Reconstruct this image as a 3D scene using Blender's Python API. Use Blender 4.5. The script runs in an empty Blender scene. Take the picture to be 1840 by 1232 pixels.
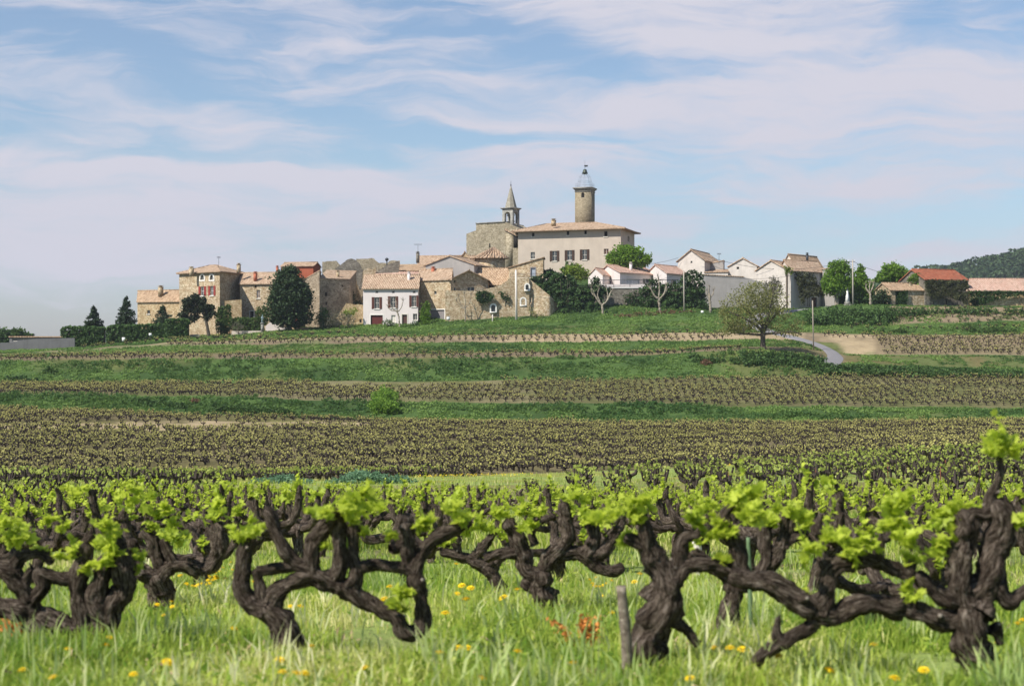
import bpy, math, random
import numpy as np
from mathutils import Vector, noise as mnoise

F, H, CX, HY = 2556.0, 1.5, 920.0, 600.0      # focal length in photo pixels, eye height, principal point, horizon row
C = bpy.context.scene.collection
sc = bpy.context.scene
R = math.radians
rng = np.random.default_rng(7)
random.seed(7)
SUN_AZ, SUN_EL = 53.0, 48.0                    # degrees left of straight behind the camera / above the horizon
SUNV = Vector((-math.sin(R(SUN_AZ))*math.cos(R(SUN_EL)), -math.cos(R(SUN_AZ))*math.cos(R(SUN_EL)), math.sin(R(SUN_EL))))

def P(px, py, Y):
    return Vector(((px-CX)/F*Y, Y, H+(HY-py)/F*Y))
def zof(py, Y): return H+(HY-py)/F*Y

# ------------------------------------------------------------------ tagging
def tag(o, label=None, cat=None, group=None, kind=None):
    if label: o['label'] = label
    if cat: o['category'] = cat
    if group: o['group'] = group
    if kind: o['kind'] = kind
    return o
def empty(name, loc=(0,0,0), rz=0.0, label=None, cat=None, group=None):
    o = bpy.data.objects.new(name, None); C.objects.link(o)
    o.empty_display_size = .2
    o.location = loc; o.rotation_euler = (0,0,rz)
    return tag(o, label, cat, group)
def link(name, me, parent=None, loc=None):
    o = bpy.data.objects.new(name, me); C.objects.link(o)
    if parent: o.parent = parent
    if loc is not None: o.location = loc
    return o

# ------------------------------------------------------------------ mesh builder (numpy)
class MB:
    def __init__(s): s.v=[]; s.f3=[]; s.f4=[]; s.t=[]; s.n=0; s.fn=[]; s.m3=[]; s.m4=[]; s.mn=[]
    def add(s, v, f3=None, f4=None, t=None, m=0):
        v = np.asarray(v, dtype=np.float32).reshape(-1,3)
        if f3 is not None and len(f3): s.f3.append(np.asarray(f3, dtype=np.int32).reshape(-1,3)+s.n); s.m3.append(np.full(len(s.f3[-1]), m, np.int32))
        if f4 is not None and len(f4): s.f4.append(np.asarray(f4, dtype=np.int32).reshape(-1,4)+s.n); s.m4.append(np.full(len(s.f4[-1]), m, np.int32))
        if t is None: t = np.full(len(v), .5, np.float32)
        elif np.isscalar(t): t = np.full(len(v), t, np.float32)
        s.t.append(np.asarray(t, dtype=np.float32)); s.v.append(v); s.n += len(v)
        return s
    def poly(s, pts, m=0):
        k = len(pts); i = s.n
        s.v.append(np.asarray([tuple(p) for p in pts], dtype=np.float32)); s.t.append(np.full(k,.5,np.float32)); s.n += k
        s.fn.append([i+j for j in range(k)]); s.mn.append(m)
        return s
    def box(s, lo, hi, m=0):
        x0,y0,z0 = lo; x1,y1,z1 = hi
        v = [(x0,y0,z0),(x1,y0,z0),(x1,y1,z0),(x0,y1,z0),(x0,y0,z1),(x1,y0,z1),(x1,y1,z1),(x0,y1,z1)]
        s.add(v, f4=[(0,3,2,1),(4,5,6,7),(0,1,5,4),(1,2,6,5),(2,3,7,6),(3,0,4,7)], m=m); return s
    def prism(s, pts, off, m=0):
        """closed solid: polygon pts swept by vector off"""
        a = [Vector(p) for p in pts]; b = [p+Vector(off) for p in a]; k = len(a)
        s.poly(a, m); s.poly(b[::-1], m)
        for i in range(k):
            j = (i+1)%k; s.poly([a[j],a[i],b[i],b[j]], m)
        return s
    def arrays(s):
        v = np.concatenate(s.v) if s.v else np.zeros((0,3),np.float32)
        t = np.concatenate(s.t) if s.t else np.zeros(0,np.float32)
        return v, (np.concatenate(s.f3) if s.f3 else np.zeros((0,3),np.int32)), (np.concatenate(s.f4) if s.f4 else np.zeros((0,4),np.int32)), t
    def mesh(s, name, mats, smooth=False, tint=True):
        v, f3, f4, t = s.arrays()
        me = bpy.data.meshes.new(name)
        sizes = [3]*len(f3)+[4]*len(f4)+[len(f) for f in s.fn]
        loops = np.concatenate([f3.ravel(), f4.ravel(), np.array([i for f in s.fn for i in f], np.int32)]).astype(np.int32)
        me.vertices.add(len(v)); me.vertices.foreach_set('co', v.ravel())
        me.loops.add(len(loops)); me.loops.foreach_set('vertex_index', loops)
        me.polygons.add(len(sizes))
        ls = np.concatenate([[0], np.cumsum(sizes)[:-1]]).astype(np.int32) if sizes else np.zeros(0,np.int32)
        me.polygons.foreach_set('loop_start', ls)
        mi = np.concatenate([np.concatenate(s.m3) if s.m3 else np.zeros(0,np.int32), np.concatenate(s.m4) if s.m4 else np.zeros(0,np.int32), np.array(s.mn,np.int32)]).astype(np.int32)
        me.polygons.foreach_set('material_index', mi)
        if smooth: me.polygons.foreach_set('use_smooth', np.ones(len(sizes), bool))
        me.update(calc_edges=True)
        if tint:
            a = me.attributes.new('tint','FLOAT','POINT'); a.data.foreach_set('value', t)
        for m in (mats if isinstance(mats,(list,tuple)) else [mats]): me.materials.append(m)
        if s.fn: me.validate()
        return me
    def obj(s, name, mats, parent=None, smooth=False, tint=True):
        return link(name, s.mesh(name, mats, smooth, tint), parent)

def tube(mb, pts, rad, sides=8, t=.5, m=0, cap=True, wob=0.0, r=None):
    pts = np.asarray([tuple(p) for p in pts], float); n = len(pts)
    rad = np.broadcast_to(np.asarray(rad,float),(n,)).copy()
    d = np.gradient(pts, axis=0) if n>1 else np.array([[0,0,1.]])
    d /= np.linalg.norm(d,axis=1,keepdims=True)+1e-9
    u = np.cross(d[0], (0.31,0.95,0.07)); 
    if np.linalg.norm(u)<.1: u = np.cross(d[0],(1,0,0))
    u/=np.linalg.norm(u); ang = np.linspace(0,2*math.pi,sides,endpoint=False)
    vs=[]
    for i in range(n):
        u = u-d[i]*np.dot(u,d[i]); u/=np.linalg.norm(u)+1e-9; w=np.cross(d[i],u)
        rr = rad[i]*(1+ (wob*r.standard_normal(sides) if wob else 0))
        vs.append(pts[i]+ (np.cos(ang)[:,None]*u+np.sin(ang)[:,None]*w)*np.asarray(rr).reshape(-1,1) if wob else pts[i]+(np.cos(ang)[:,None]*u+np.sin(ang)[:,None]*w)*rr)
    v=np.concatenate(vs); f=[]
    for i in range(n-1):
        for k in range(sides):
            a=i*sides+k; b=i*sides+(k+1)%sides; f.append((a,b,b+sides,a+sides))
    f3=[]
    if cap:
        v=np.vstack([v,pts[0],pts[-1]]); c0=n*sides; c1=c0+1
        for k in range(sides):
            f3.append((c0,(k+1)%sides,k)); f3.append((c1,(n-1)*sides+k,(n-1)*sides+(k+1)%sides))
    mb.add(v,f3=f3,f4=f,t=t,m=m); return mb

def smooth_path(pts, rad, step=.04):
    """Catmull-Rom through the points"""
    pts=[np.asarray(tuple(p),float) for p in pts]; n=len(pts)
    rad=list(np.broadcast_to(np.asarray(rad,float),(n,)))
    op=[];orr=[]
    for i in range(n-1):
        p0=pts[max(i-1,0)];p1=pts[i];p2=pts[i+1];p3=pts[min(i+2,n-1)]
        k=max(2,int(np.linalg.norm(p2-p1)/step))
        for j in range(k):
            t=j/k
            op.append(.5*((2*p1)+(-p0+p2)*t+(2*p0-5*p1+4*p2-p3)*t*t+(-p0+3*p1-3*p2+p3)*t**3)); orr.append(rad[i]*(1-t)+rad[i+1]*t)
    op.append(pts[-1]);orr.append(rad[-1])
    return np.array(op),np.array(orr)

# ------------------------------------------------------------------ 2-D value noise
_tab = np.random.default_rng(3).random((512,512)).astype(np.float32)
def vnoise(x,y):
    xi=np.floor(x).astype(int); yi=np.floor(y).astype(int); fx=x-xi; fy=y-yi
    fx=fx*fx*(3-2*fx); fy=fy*fy*(3-2*fy)
    g=lambda a,b:_tab[a%512,b%512]
    return (g(xi,yi)*(1-fx)+g(xi+1,yi)*fx)*(1-fy)+(g(xi,yi+1)*(1-fx)+g(xi+1,yi+1)*fx)*fy
def fbm(x,y,o=4):
    x=np.asarray(x,float);y=np.asarray(y,float);s=0;a=.5;n=0
    for k in range(o):
        s=s+a*vnoise(x*2**k+17*k,y*2**k+5*k); n+=a; a*=.5
    return s/n

# ------------------------------------------------------------------ terrain
COL = np.array([-600,0,135,300,460,650,800,920,1090,1150,1277,1370,1440,1510,1600,1840,2440],float)
def L(pairs):
    xs,ys=zip(*pairs); return np.interp(COL,xs,ys)
K = []   # (name, Y per column, py per column)
def knot(Ys, pairs):
    Yc = L(Ys) if isinstance(Ys,list) else np.full(len(COL),float(Ys))
    K.append((Yc, H+(HY-L(pairs))/F*Yc))
K.append((np.full(len(COL),50.),np.full(len(COL),.65-.1095*50)))
knot(60,[(0,874),(1840,872)])                                                                            # 1
knot([(0,95),(920,95),(1150,97),(1400,100),(1600,104),(1840,110),(2440,120)],
     [(-600,866),(0,864),(300,862),(650,860),(920,852),(1150,846),(1400,830),(1600,815),(1840,800),(2440,775)])   # 2 T_a
knot(170,[(-600,728),(0,732),(300,745),(460,750),(650,754),(920,760),(1400,762),(1840,757),(2440,750)])   # 3 T_b
knot(178,[(-600,702),(0,707),(300,712),(460,714),(650,722),(920,725),(1150,727),(1400,732),(1840,733),(2440,733)])  # 4 T_c
knot(205,[(-600,690),(0,690),(460,688),(800,684),(1150,682),(1400,677),(1600,675),(1840,677),(2440,679)])  # 5 T_d
knot(214,[(-600,652),(0,649),(300,645),(650,644),(920,643),(1150,639),(1277,632),(1370,626),(1440,637),(1510,652),(1600,657),(1840,664),(2440,668)])  # 6 T_e
knot(222,[(-600,644),(0,641),(300,636),(920,634),(1150,633),(1277,627),(1370,623),(1440,626),(1510,638),(1600,640),(1840,642),(2440,645)]) # 7 T_f
knot(230,[(-600,641),(0,637),(135,632),(300,622),(650,617),(920,616),(1150,614),(1277,612),(1370,611),(1440,612),(1510,616),(1600,620),(1840,620),(2440,620)]) # 8 T_g
knot(240,[(-600,640),(0,635),(135,629),(300,615),(650,605),(920,602),(1150,600),(1277,598),(1440,597),(1510,600),(1600,601),(1840,600),(2440,598)]) # 9 T_h
knot(250,[(-600,639),(0,633),(135,627),(300,610),(460,604),(650,596),(920,589),(1150,584),(1277,578),(1370,574),(1440,575),(1510,582),(1600,584),(1840,577),(2440,572)]) # 10 T_i
knot(258,[(-600,638),(0,632),(135,626),(340,606),(460,600),(650,591),(800,585),(920,578),(1003,574),(1090,570),(1185,567),(1277,563),(1440,556),(1510,550),(1600,549),(1840,553),(2440,556)]) # 11 L0
zl=K[-1][1]; bump=L([(-600,0),(400,0),(620,2.5),(900,8),(1130,8),(1300,2),(1450,0),(2440,0)])
K.append((np.full(len(COL),285.),zl+bump+.3)); K.append((np.full(len(COL),330.),zl+bump*.8-1))
K.append((np.full(len(COL),430.),zl*.3-8)); K.append((np.full(len(COL),700.),np.full(len(COL),-13.)))
K.append((np.full(len(COL),9000.),np.full(len(COL),-14.)))
KY=np.array([k[0] for k in K]); KZ=np.array([k[1] for k in K])

def seg_of(X,Y):
    X=np.asarray(X,float);Y=np.asarray(Y,float)
    px=np.clip(CX+F*X/np.maximum(Y,5.),COL[0],COL[-1])
    ky=np.array([np.interp(px,COL,k) for k in KY]); kz=np.array([np.interp(px,COL,k) for k in KZ])
    s=np.sum(Y[None]>=ky,axis=0)-1
    return px,ky,kz,s
def gz(X,Y,bumps=True):
    X=np.atleast_1d(np.asarray(X,float));Y=np.atleast_1d(np.asarray(Y,float))
    px,ky,kz,s=seg_of(X,Y)
    sc_=np.clip(s,0,len(K)-2); ii=np.arange(len(Y))
    y0=ky[sc_,ii];y1=ky[sc_+1,ii];z0=kz[sc_,ii];z1=kz[sc_+1,ii]
    t=np.clip((Y-y0)/(y1-y0),0,1)
    # ease the crest and foot of each slope a little
    z=z0+(z1-z0)*t
    near=.65-.1095*np.clip(Y,-3,50)
    z=np.where(s<0,near,z)
    if bumps:
        far=np.clip((Y-45)/60,0,1)
        z=z+(fbm(X*.18,Y*.18,4)-.5)*.55*far*np.clip((900-Y)/600,0,1)+(fbm(X*.9,Y*.9,3)-.5)*.10*np.clip(1.2-far,0,1)
    return z
def g1(x,y,b=True): return float(gz([x],[y],b)[0])
def near_ground(px,py,h=0.0):
    Y=(.85-h)/((py-HY)/F-.1095); return (px-CX)/F*Y, Y
# ------------------------------------------------------------------ materials
def newmat(name):
    m=bpy.data.materials.new(name); m.use_nodes=True
    nt=m.node_tree; nt.nodes.clear(); return m,nt
class NT:
    def __init__(s,nt): s.nt=nt
    def n(s,t,**k):
        nd=s.nt.nodes.new(t)
        for a,b in k.items():
            if a.startswith('i_'): nd.inputs[a[2:].replace('_',' ')].default_value=b
            else: setattr(nd,a,b)
        return nd
    def l(s,a,b): s.nt.links.new(a,b)
    def ramp(s,fac,stops,interp='LINEAR'):
        r=s.n('ShaderNodeValToRGB'); r.color_ramp.interpolation=interp
        e=r.color_ramp.elements
        while len(e)<len(stops): e.new(.5)
        for q,(p,c) in zip(e,stops): q.position=p; q.color=(*c,1) if len(c)==3 else c
        s.l(fac,r.inputs['Fac']); return r.outputs['Color']
    def noise(s,vec,scale,detail=4,rough=.55,dist=0):
        n=s.n('ShaderNodeTexNoise'); n.inputs['Scale'].default_value=scale; n.inputs['Detail'].default_value=detail
        n.inputs['Roughness'].default_value=rough; n.inputs['Distortion'].default_value=dist
        if vec is not None: s.l(vec,n.inputs['Vector'])
        return n.outputs['Fac']
    def mix(s,f,a,b,mode='MIX'):
        m=s.n('ShaderNodeMix',data_type='RGBA',blend_type=mode)
        for k,v in ((0,f),(6,a),(7,b)):
            if hasattr(v,'is_output') or hasattr(v,'links'): s.l(v,m.inputs[k])
            else: m.inputs[k].default_value=(v if k==0 else ((*v,1) if len(v)==3 else v))
        return m.outputs[2]
    def math(s,op,a,b=0,c=None,clamp=False):
        m=s.n('ShaderNodeMath',operation=op); m.use_clamp=clamp
        for k,v in enumerate((a,b) if c is None else (a,b,c)):
            if hasattr(v,'links'): s.l(v,m.inputs[k])
            else: m.inputs[k].default_value=v
        return m.outputs[0]
def principled(b,col,rough=.85,normal=None,spec=.25):
    p=b.n('ShaderNodeBsdfPrincipled'); o=b.n('ShaderNodeOutputMaterial')
    if hasattr(col,'links'): b.l(col,p.inputs['Base Color'])
    else: p.inputs['Base Color'].default_value=(*col,1)
    p.inputs['Roughness'].default_value=rough; p.inputs['Specular IOR Level'].default_value=spec
    if normal is not None: b.l(normal,p.inputs['Normal'])
    b.l(p.outputs[0],o.inputs['Surface']); return p
def bump(b,h,strength=.5,dist=.05):
    n=b.n('ShaderNodeBump'); n.inputs['Strength'].default_value=strength; n.inputs['Distance'].default_value=dist
    b.l(h,n.inputs['Height']); return n.outputs['Normal']
def objco(b,scale=(1,1,1)):
    t=b.n('ShaderNodeTexCoord'); m=b.n('ShaderNodeMapping'); m.inputs['Scale'].default_value=scale
    b.l(t.outputs['Object'],m.inputs['Vector']); return m.outputs['Vector']

def plain(name,col,rough=.7,var=.15,scale=2.0,spec=.25,metal=0):
    m,nt=newmat(name); b=NT(nt); v=objco(b)
    c=b.mix(b.noise(v,scale),tuple(x*(1-var) for x in col),tuple(min(1,x*(1+var)) for x in col))
    p=principled(b,c,rough,spec=spec); p.inputs['Metallic'].default_value=metal; return m
def stone(name,ca,cb,cc,cell=2.6,stain=.5,bp=.6):
    cell*=1.6
    """rubble masonry: irregular stones of three tones, mortar joints, weather stains"""
    m,nt=newmat(name); b=NT(nt); v=objco(b,(1,1,1.5))
    vo=b.n('ShaderNodeTexVoronoi'); vo.inputs['Scale'].default_value=cell; b.l(v,vo.inputs['Vector'])
    sep=b.n('ShaderNodeSeparateColor'); b.l(vo.outputs['Color'],sep.inputs['Color'])
    c=b.ramp(sep.outputs[0],[(0,ca),(.5,cb),(1,cc)])
    ve=b.n('ShaderNodeTexVoronoi',feature='DISTANCE_TO_EDGE'); ve.inputs['Scale'].default_value=cell; b.l(v,ve.inputs['Vector'])
    joint=b.math('LESS_THAN',ve.outputs['Distance'],.05)
    c=b.mix(b.math('MULTIPLY',joint,.45),c,tuple(x*.55 for x in cb))
    big=b.noise(objco(b),.35,5,.6)
    c=b.mix(b.ramp(big,[(.38,(0,0,0)),(.66,(stain,)*3)]),c,tuple(x*.42 for x in ca))
    mid=b.noise(objco(b),1.3,5,.7)
    c=b.mix(b.ramp(mid,[(.5,(0,0,0)),(.75,(.55,)*3)]),c,tuple(min(.75,x*1.35) for x in cc))
    principled(b,c,.95,bump(b,ve.outputs['Distance'],bp,.08),.1); return m
def plaster(name,col,stain=.25):
    m,nt=newmat(name); b=NT(nt); v=objco(b)
    c=b.mix(b.ramp(b.noise(v,.5,6,.65),[(.35,(0,0,0)),(.75,(1,1,1))]),col,tuple(x*(1-stain) for x in col))
    st=b.noise(objco(b,(1.6,1.6,.12)),1.6,4,.6)
    c=b.mix(b.ramp(st,[(.5,(0,0,0)),(.8,(.5,)*3)]),c,tuple(x*(1-stain*1.6) for x in col))
    c=b.mix(b.math('MULTIPLY',b.noise(v,9,3),.25),c,tuple(min(.9,x*1.12) for x in col))
    principled(b,c,.95,bump(b,b.noise(v,14,3),.25,.02),.1); return m
def tiles(name,axis,ca,cb,cc):
    """canal tiles: ribs run down the slope, columns and single tiles differ in tone"""
    m,nt=newmat(name); b=NT(nt)
    sx=(1,.2,.2) if axis=='x' else (.2,1,.2)
    t=b.n('ShaderNodeTexCoord'); sp=b.n('ShaderNodeSeparateXYZ'); b.l(t.outputs['Object'],sp.inputs[0])
    ax=sp.outputs[0 if axis=='x' else 1]
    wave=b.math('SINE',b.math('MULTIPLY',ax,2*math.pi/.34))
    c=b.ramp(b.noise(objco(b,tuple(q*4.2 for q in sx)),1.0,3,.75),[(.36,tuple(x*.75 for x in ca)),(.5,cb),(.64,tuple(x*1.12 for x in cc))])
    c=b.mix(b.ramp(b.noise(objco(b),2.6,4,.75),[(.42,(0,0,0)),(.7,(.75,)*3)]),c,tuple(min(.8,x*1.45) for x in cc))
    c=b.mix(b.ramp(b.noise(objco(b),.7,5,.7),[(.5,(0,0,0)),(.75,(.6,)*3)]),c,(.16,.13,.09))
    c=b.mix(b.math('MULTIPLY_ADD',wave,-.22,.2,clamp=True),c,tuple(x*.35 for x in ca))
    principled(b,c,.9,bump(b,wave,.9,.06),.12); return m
def foliage(name,cd,cl,trans=.35,rough=.6,spec=.2,tcol=None,cm=None):
    """leaf tone from the per-leaf 'tint'"""
    m,nt=newmat(name); b=NT(nt)
    a=b.n('ShaderNodeAttribute',attribute_name='tint')
    c=b.ramp(a.outputs['Fac'],[(0,cd),(1,cl)] if cm is None else [(0,cd),(.5,cm),(1,cl)])
    p=b.n('ShaderNodeBsdfPrincipled'); b.l(c,p.inputs['Base Color']); p.inputs['Roughness'].default_value=rough; p.inputs['Specular IOR Level'].default_value=spec
    tr=b.n('ShaderNodeBsdfTranslucent'); 
    tc=b.mix(.5,c,tcol if tcol else tuple(min(1,x*1.5) for x in cl)); b.l(tc,tr.inputs['Color'])
    mx=b.n('ShaderNodeMixShader'); mx.inputs[0].default_value=trans
    b.l(p.outputs[0],mx.inputs[1]); b.l(tr.outputs[0],mx.inputs[2])
    o=b.n('ShaderNodeOutputMaterial'); b.l(mx.outputs[0],o.inputs['Surface']); return m
def bark(name,ca,cb,cc,scale=14,bd=.02):
    m,nt=newmat(name); b=NT(nt); v=objco(b)
    n1=b.noise(v,scale,6,.7,.6); n2=b.noise(v,scale*.32,4,.6)
    c=b.ramp(n1,[(.38,ca),(.54,cb),(.72,cc)])
    c=b.mix(b.ramp(n2,[(.55,(0,0,0)),(.72,(.55,)*3)]),c,cc)
    c=b.mix(b.ramp(b.noise(v,scale*2.3,3,.6),[(.62,(0,0,0)),(.7,(.5,)*3)]),c,tuple(min(.6,x*1.9) for x in cc))
    principled(b,c,.95,bump(b,b.math('ADD',n1,b.math('MULTIPLY',b.noise(v,scale*3.5,4,.7),.5)),1.0,bd),.1); return m

M={}
M['stone']=stone('golden_rubble_stone',(.27,.19,.105),(.46,.345,.215),(.66,.535,.385),2.6,.35)
M['stone_warm']=stone('warm_stone',(.29,.195,.095),(.47,.34,.195),(.64,.50,.32),2.2,.3)
M['stone_grey']=stone('grey_brown_stone',(.22,.165,.11),(.34,.27,.19),(.47,.39,.29),2.4,.6)
M['stone_church']=stone('church_stone',(.22,.185,.12),(.36,.305,.21),(.49,.425,.315),2.4,.35)
M['stone_tower']=stone('tower_stone',(.20,.165,.105),(.26,.215,.145),(.32,.27,.19),2.2,.06,.15)
M['stone_spire']=stone('grey_spire_stone',(.26,.24,.19),(.33,.30,.24),(.40,.37,.30),2.2,.3)
M['stone_pale']=stone('pale_ashlar',(.22,.21,.185),(.30,.29,.255),(.37,.355,.32),1.6,.45)
M['stone_dark']=stone('dark_retaining_stone',(.13,.115,.09),(.2,.18,.15),(.3,.27,.22),2.0,.5)
M['pl_white']=plaster('white_render',(.70,.63,.60),.14)
M['pl_cream']=plaster('cream_render',(.62,.55,.46),.18)
M['pl_chateau']=plaster('chateau_render',(.50,.425,.35),.18)
M['pl_grey_and_shade']=plaster('grey_and_shaded_render',(.37,.345,.325),.25)  # grey walls, also the white garden wall with its shade in the colour
M['pl_offwhite']=plaster('weathered_white_render',(.60,.545,.49),.3)
M['pl_red']=plaster('red_render',(.38,.11,.06),.2)
M['pl_beige']=plaster('beige_render',(.58,.52,.42),.15)
M['concrete']=plaster('grey_concrete',(.17,.165,.165),.3)
tc=((.31,.185,.115),(.44,.295,.195),(.55,.42,.30))
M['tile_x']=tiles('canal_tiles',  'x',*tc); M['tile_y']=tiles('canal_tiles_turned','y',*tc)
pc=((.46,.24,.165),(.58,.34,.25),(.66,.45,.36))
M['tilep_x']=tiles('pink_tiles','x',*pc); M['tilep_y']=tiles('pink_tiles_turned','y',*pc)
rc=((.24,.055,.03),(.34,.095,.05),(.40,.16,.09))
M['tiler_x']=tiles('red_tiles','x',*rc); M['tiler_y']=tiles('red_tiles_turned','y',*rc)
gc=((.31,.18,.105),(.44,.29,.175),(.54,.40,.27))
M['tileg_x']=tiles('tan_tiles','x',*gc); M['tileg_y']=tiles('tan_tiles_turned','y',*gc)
M['glass']=plain('window_glass',(.035,.04,.045),.15,.3,.8,.5)
M['glass_sky']=plain('sunroom_glass',(.30,.34,.40),.1,.1,.8,.5)
M['void']=plain('dark_opening',(.015,.013,.012),.9)
M['frame']=plain('pale_window_frame',(.62,.58,.50),.7,.1)
M['frame_w']=plain('white_surround',(.78,.74,.68),.8,.08)
M['sh_red']=plain('faded_red_shutter',(.28,.045,.035),.6,.2)
M['sh_brown']=plain('brown_shutter',(.10,.035,.025),.6,.2)
M['sh_dark']=plain('dark_shutter',(.055,.03,.02),.6,.2)
M['garage_red']=plain('oxblood_garage',(.11,.025,.02),.6,.2)
M['door_grey']=plain('grey_plank_door',(.22,.20,.20),.8,.25,5)
M['door_brown']=plain('brown_door',(.09,.045,.035),.7,.2)
M['iron']=plain('dark_iron',(.05,.055,.06),.5,.2,metal=.3)
M['iron_pale']=plain('weathered_ironwork',(.36,.39,.44),.55,.2)
M['bell']=plain('bronze_bell',(.06,.07,.055),.5,.2,metal=.5)
M['concrete_pole']=plain('pale_concrete_pole',(.62,.56,.50),.85,.12)
M['wood_pole']=plain('grey_wood_pole',(.30,.26,.21),.9,.25)
M['wood_pole_pale']=plain('weathered_pale_pole',(.38,.34,.285),.9,.2)
M['cut_wood']=plain('grey_pruning_cut',(.24,.205,.17),.9,.3,40)
M['cable']=plain('cable_black',(.03,.03,.035),.6)
M['rust']=plain('rusty_stake',(.16,.06,.035),.9,.3,20)
M['pale_green_stake']=plain('pale_green_stake',(.13,.20,.10),.8,.2,20)
M['chim_red']=plain('red_brick_chimney',(.42,.14,.08),.9,.2,5)
M['white_paint']=plain('white_paint',(.78,.76,.72),.7,.05)
M['road']=plain('worn_asphalt',(.21,.20,.205),.95,.15,1.5)
M['lf_dark']=foliage('dark_evergreen_leaves',(.015,.032,.012),(.06,.10,.036),.15)
M['lf_conifer']=foliage('conifer_needles',(.018,.036,.017),(.060,.10,.044),.12)
M['lf_pine']=foliage('pine_needles',(.010,.018,.007),(.040,.055,.022),.12)
M['lf_hedge']=foliage('hedge_leaves',(.024,.056,.016),(.10,.175,.045),.2)
M['lf_ivy']=foliage('ivy_leaves',(.017,.042,.014),(.072,.13,.038),.2)
M['lf_bright']=foliage('spring_green_leaves',(.05,.115,.012),(.23,.37,.05),.45)
M['lf_yellow']=foliage('yellow_green_leaves',(.09,.14,.015),(.26,.34,.05),.4)
M['lf_mid']=foliage('mid_green_leaves',(.03,.065,.015),(.12,.19,.05),.35)
M['lf_olive']=foliage('bronze_spring_leaves',(.09,.095,.025),(.31,.315,.11),.4)
M['lf_grey']=foliage('grey_twiggy_leaves',(.07,.065,.045),(.20,.19,.13),.25)
M['lf_wist']=foliage('vine_on_wall_leaves',(.03,.035,.014),(.12,.13,.06),.25)
M['lf_red']=foliage('reddish_shrub_leaves',(.10,.05,.03),(.26,.16,.09),.3)
M['lf_forest']=foliage('hill_wood_leaves',(.024,.050,.018),(.09,.14,.05),.15)
M['bark_tree']=bark('tree_bark',(.05,.04,.03),(.11,.09,.07),(.2,.17,.13),5,.04)
M['bark_plane']=bark('plane_bark',(.17,.14,.10),(.31,.265,.205),(.46,.41,.34),4,.03)
M['bark_vine']=bark('old_vine_bark',(.010,.0072,.0058),(.042,.030,.0225),(.19,.15,.115),34,.03)
M['bark_vine_far']=plain('old_vine_wood',(.048,.037,.030),.95,.4,30)
M['lf_vine']=foliage('young_vine_leaves',(.21,.31,.02),(.60,.68,.09),.5,.5,.25,(.78,.88,.10))
M['lf_vine_far']=foliage('vine_leaves_afar',(.27,.26,.06),(.58,.53,.19),.35,.6,.2)
M['lf_vine_mid']=foliage('vine_leaves_mid_plot',(.16,.22,.03),(.46,.50,.12),.4,.6,.2)
M['gr_near']=foliage('meadow_grass_blades',(.13,.25,.03),(.78,.70,.36),.5,.6,.2,(.62,.70,.12),(.43,.52,.085))
M['gr_straw']=foliage('pale_grass_stalks',(.30,.42,.12),(.88,.82,.55),.45,.6,.2,(.75,.78,.35),(.58,.64,.26))
M['lf_litter']=foliage('dry_leaf_litter',(.20,.13,.07),(.62,.48,.28),.2)
M['gr_bank']=foliage('bank_grass_tufts',(.034,.088,.022),(.19,.29,.07),.35)
M['gr_teal']=foliage('blue_green_tall_grass',(.09,.18,.10),(.22,.36,.20),.3)
M['petal']=plain('dandelion_yellow',(.80,.56,.01),.7,.12,60)
M['petal_small']=plain('small_yellow_petal',(.72,.52,.02),.7,.12,60)
M['stem']=plain('flower_stem',(.14,.24,.05),.7)
M['weed_rust']=foliage('rusty_dock_weed',(.46,.16,.035),(.78,.36,.10),.3)
M['post']=bark('weathered_post',(.085,.066,.05),(.19,.155,.12),(.33,.28,.225),18,.006)

def vine_bark():
    m,nt=newmat('fibrous_old_vine_bark'); b=NT(nt); a=b.n('ShaderNodeAttribute',attribute_name='grain')
    v=a.outputs['Vector']; n1=b.noise(v,3.2,9,.78,1.1); n2=b.noise(objco(b),7,5,.65); n3=b.noise(objco(b),60,3,.6)
    c=b.ramp(n1,[(.38,(.010,.007,.0055)),(.48,(.058,.042,.031)),(.565,(.22,.172,.135)),(.68,(.46,.40,.34))])
    c=b.mix(b.ramp(n2,[(.48,(0,0,0)),(.66,(.6,)*3)]),c,(.030,.021,.016))
    c=b.mix(b.ramp(n3,[(.6,(0,0,0)),(.72,(.45,)*3)]),c,(.26,.24,.20))
    principled(b,c,.95,bump(b,b.math('ADD',n1,b.math('MULTIPLY',n3,.3)),1.0,.03),.08); return m
M['bark_vine']=vine_bark()
# ground: soil and grass colours come with the vertices, fine grain from noise
def ground_mat():
    m,nt=newmat('vineyard_earth'); b=NT(nt)
    a=b.n('ShaderNodeAttribute',attribute_name='earth')
    v=objco(b)
    n=b.noise(v,1.1,7,.7); n2=b.noise(v,9,4,.7)
    c=b.mix(b.ramp(n,[(.35,(0,0,0)),(.7,(1,1,1))]),a.outputs['Color'],(.0,.0,.0))
    c=b.mix(.72,c,a.outputs['Color'])
    c=b.mix(b.ramp(n2,[(.5,(0,0,0)),(.75,(.3,)*3)]),c,(.30,.24,.15))
    principled(b,c,1.0,bump(b,b.math('ADD',n,b.math('MULTIPLY',n2,.3)),.6,.25),.05); return m
M['ground']=ground_mat()
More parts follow.
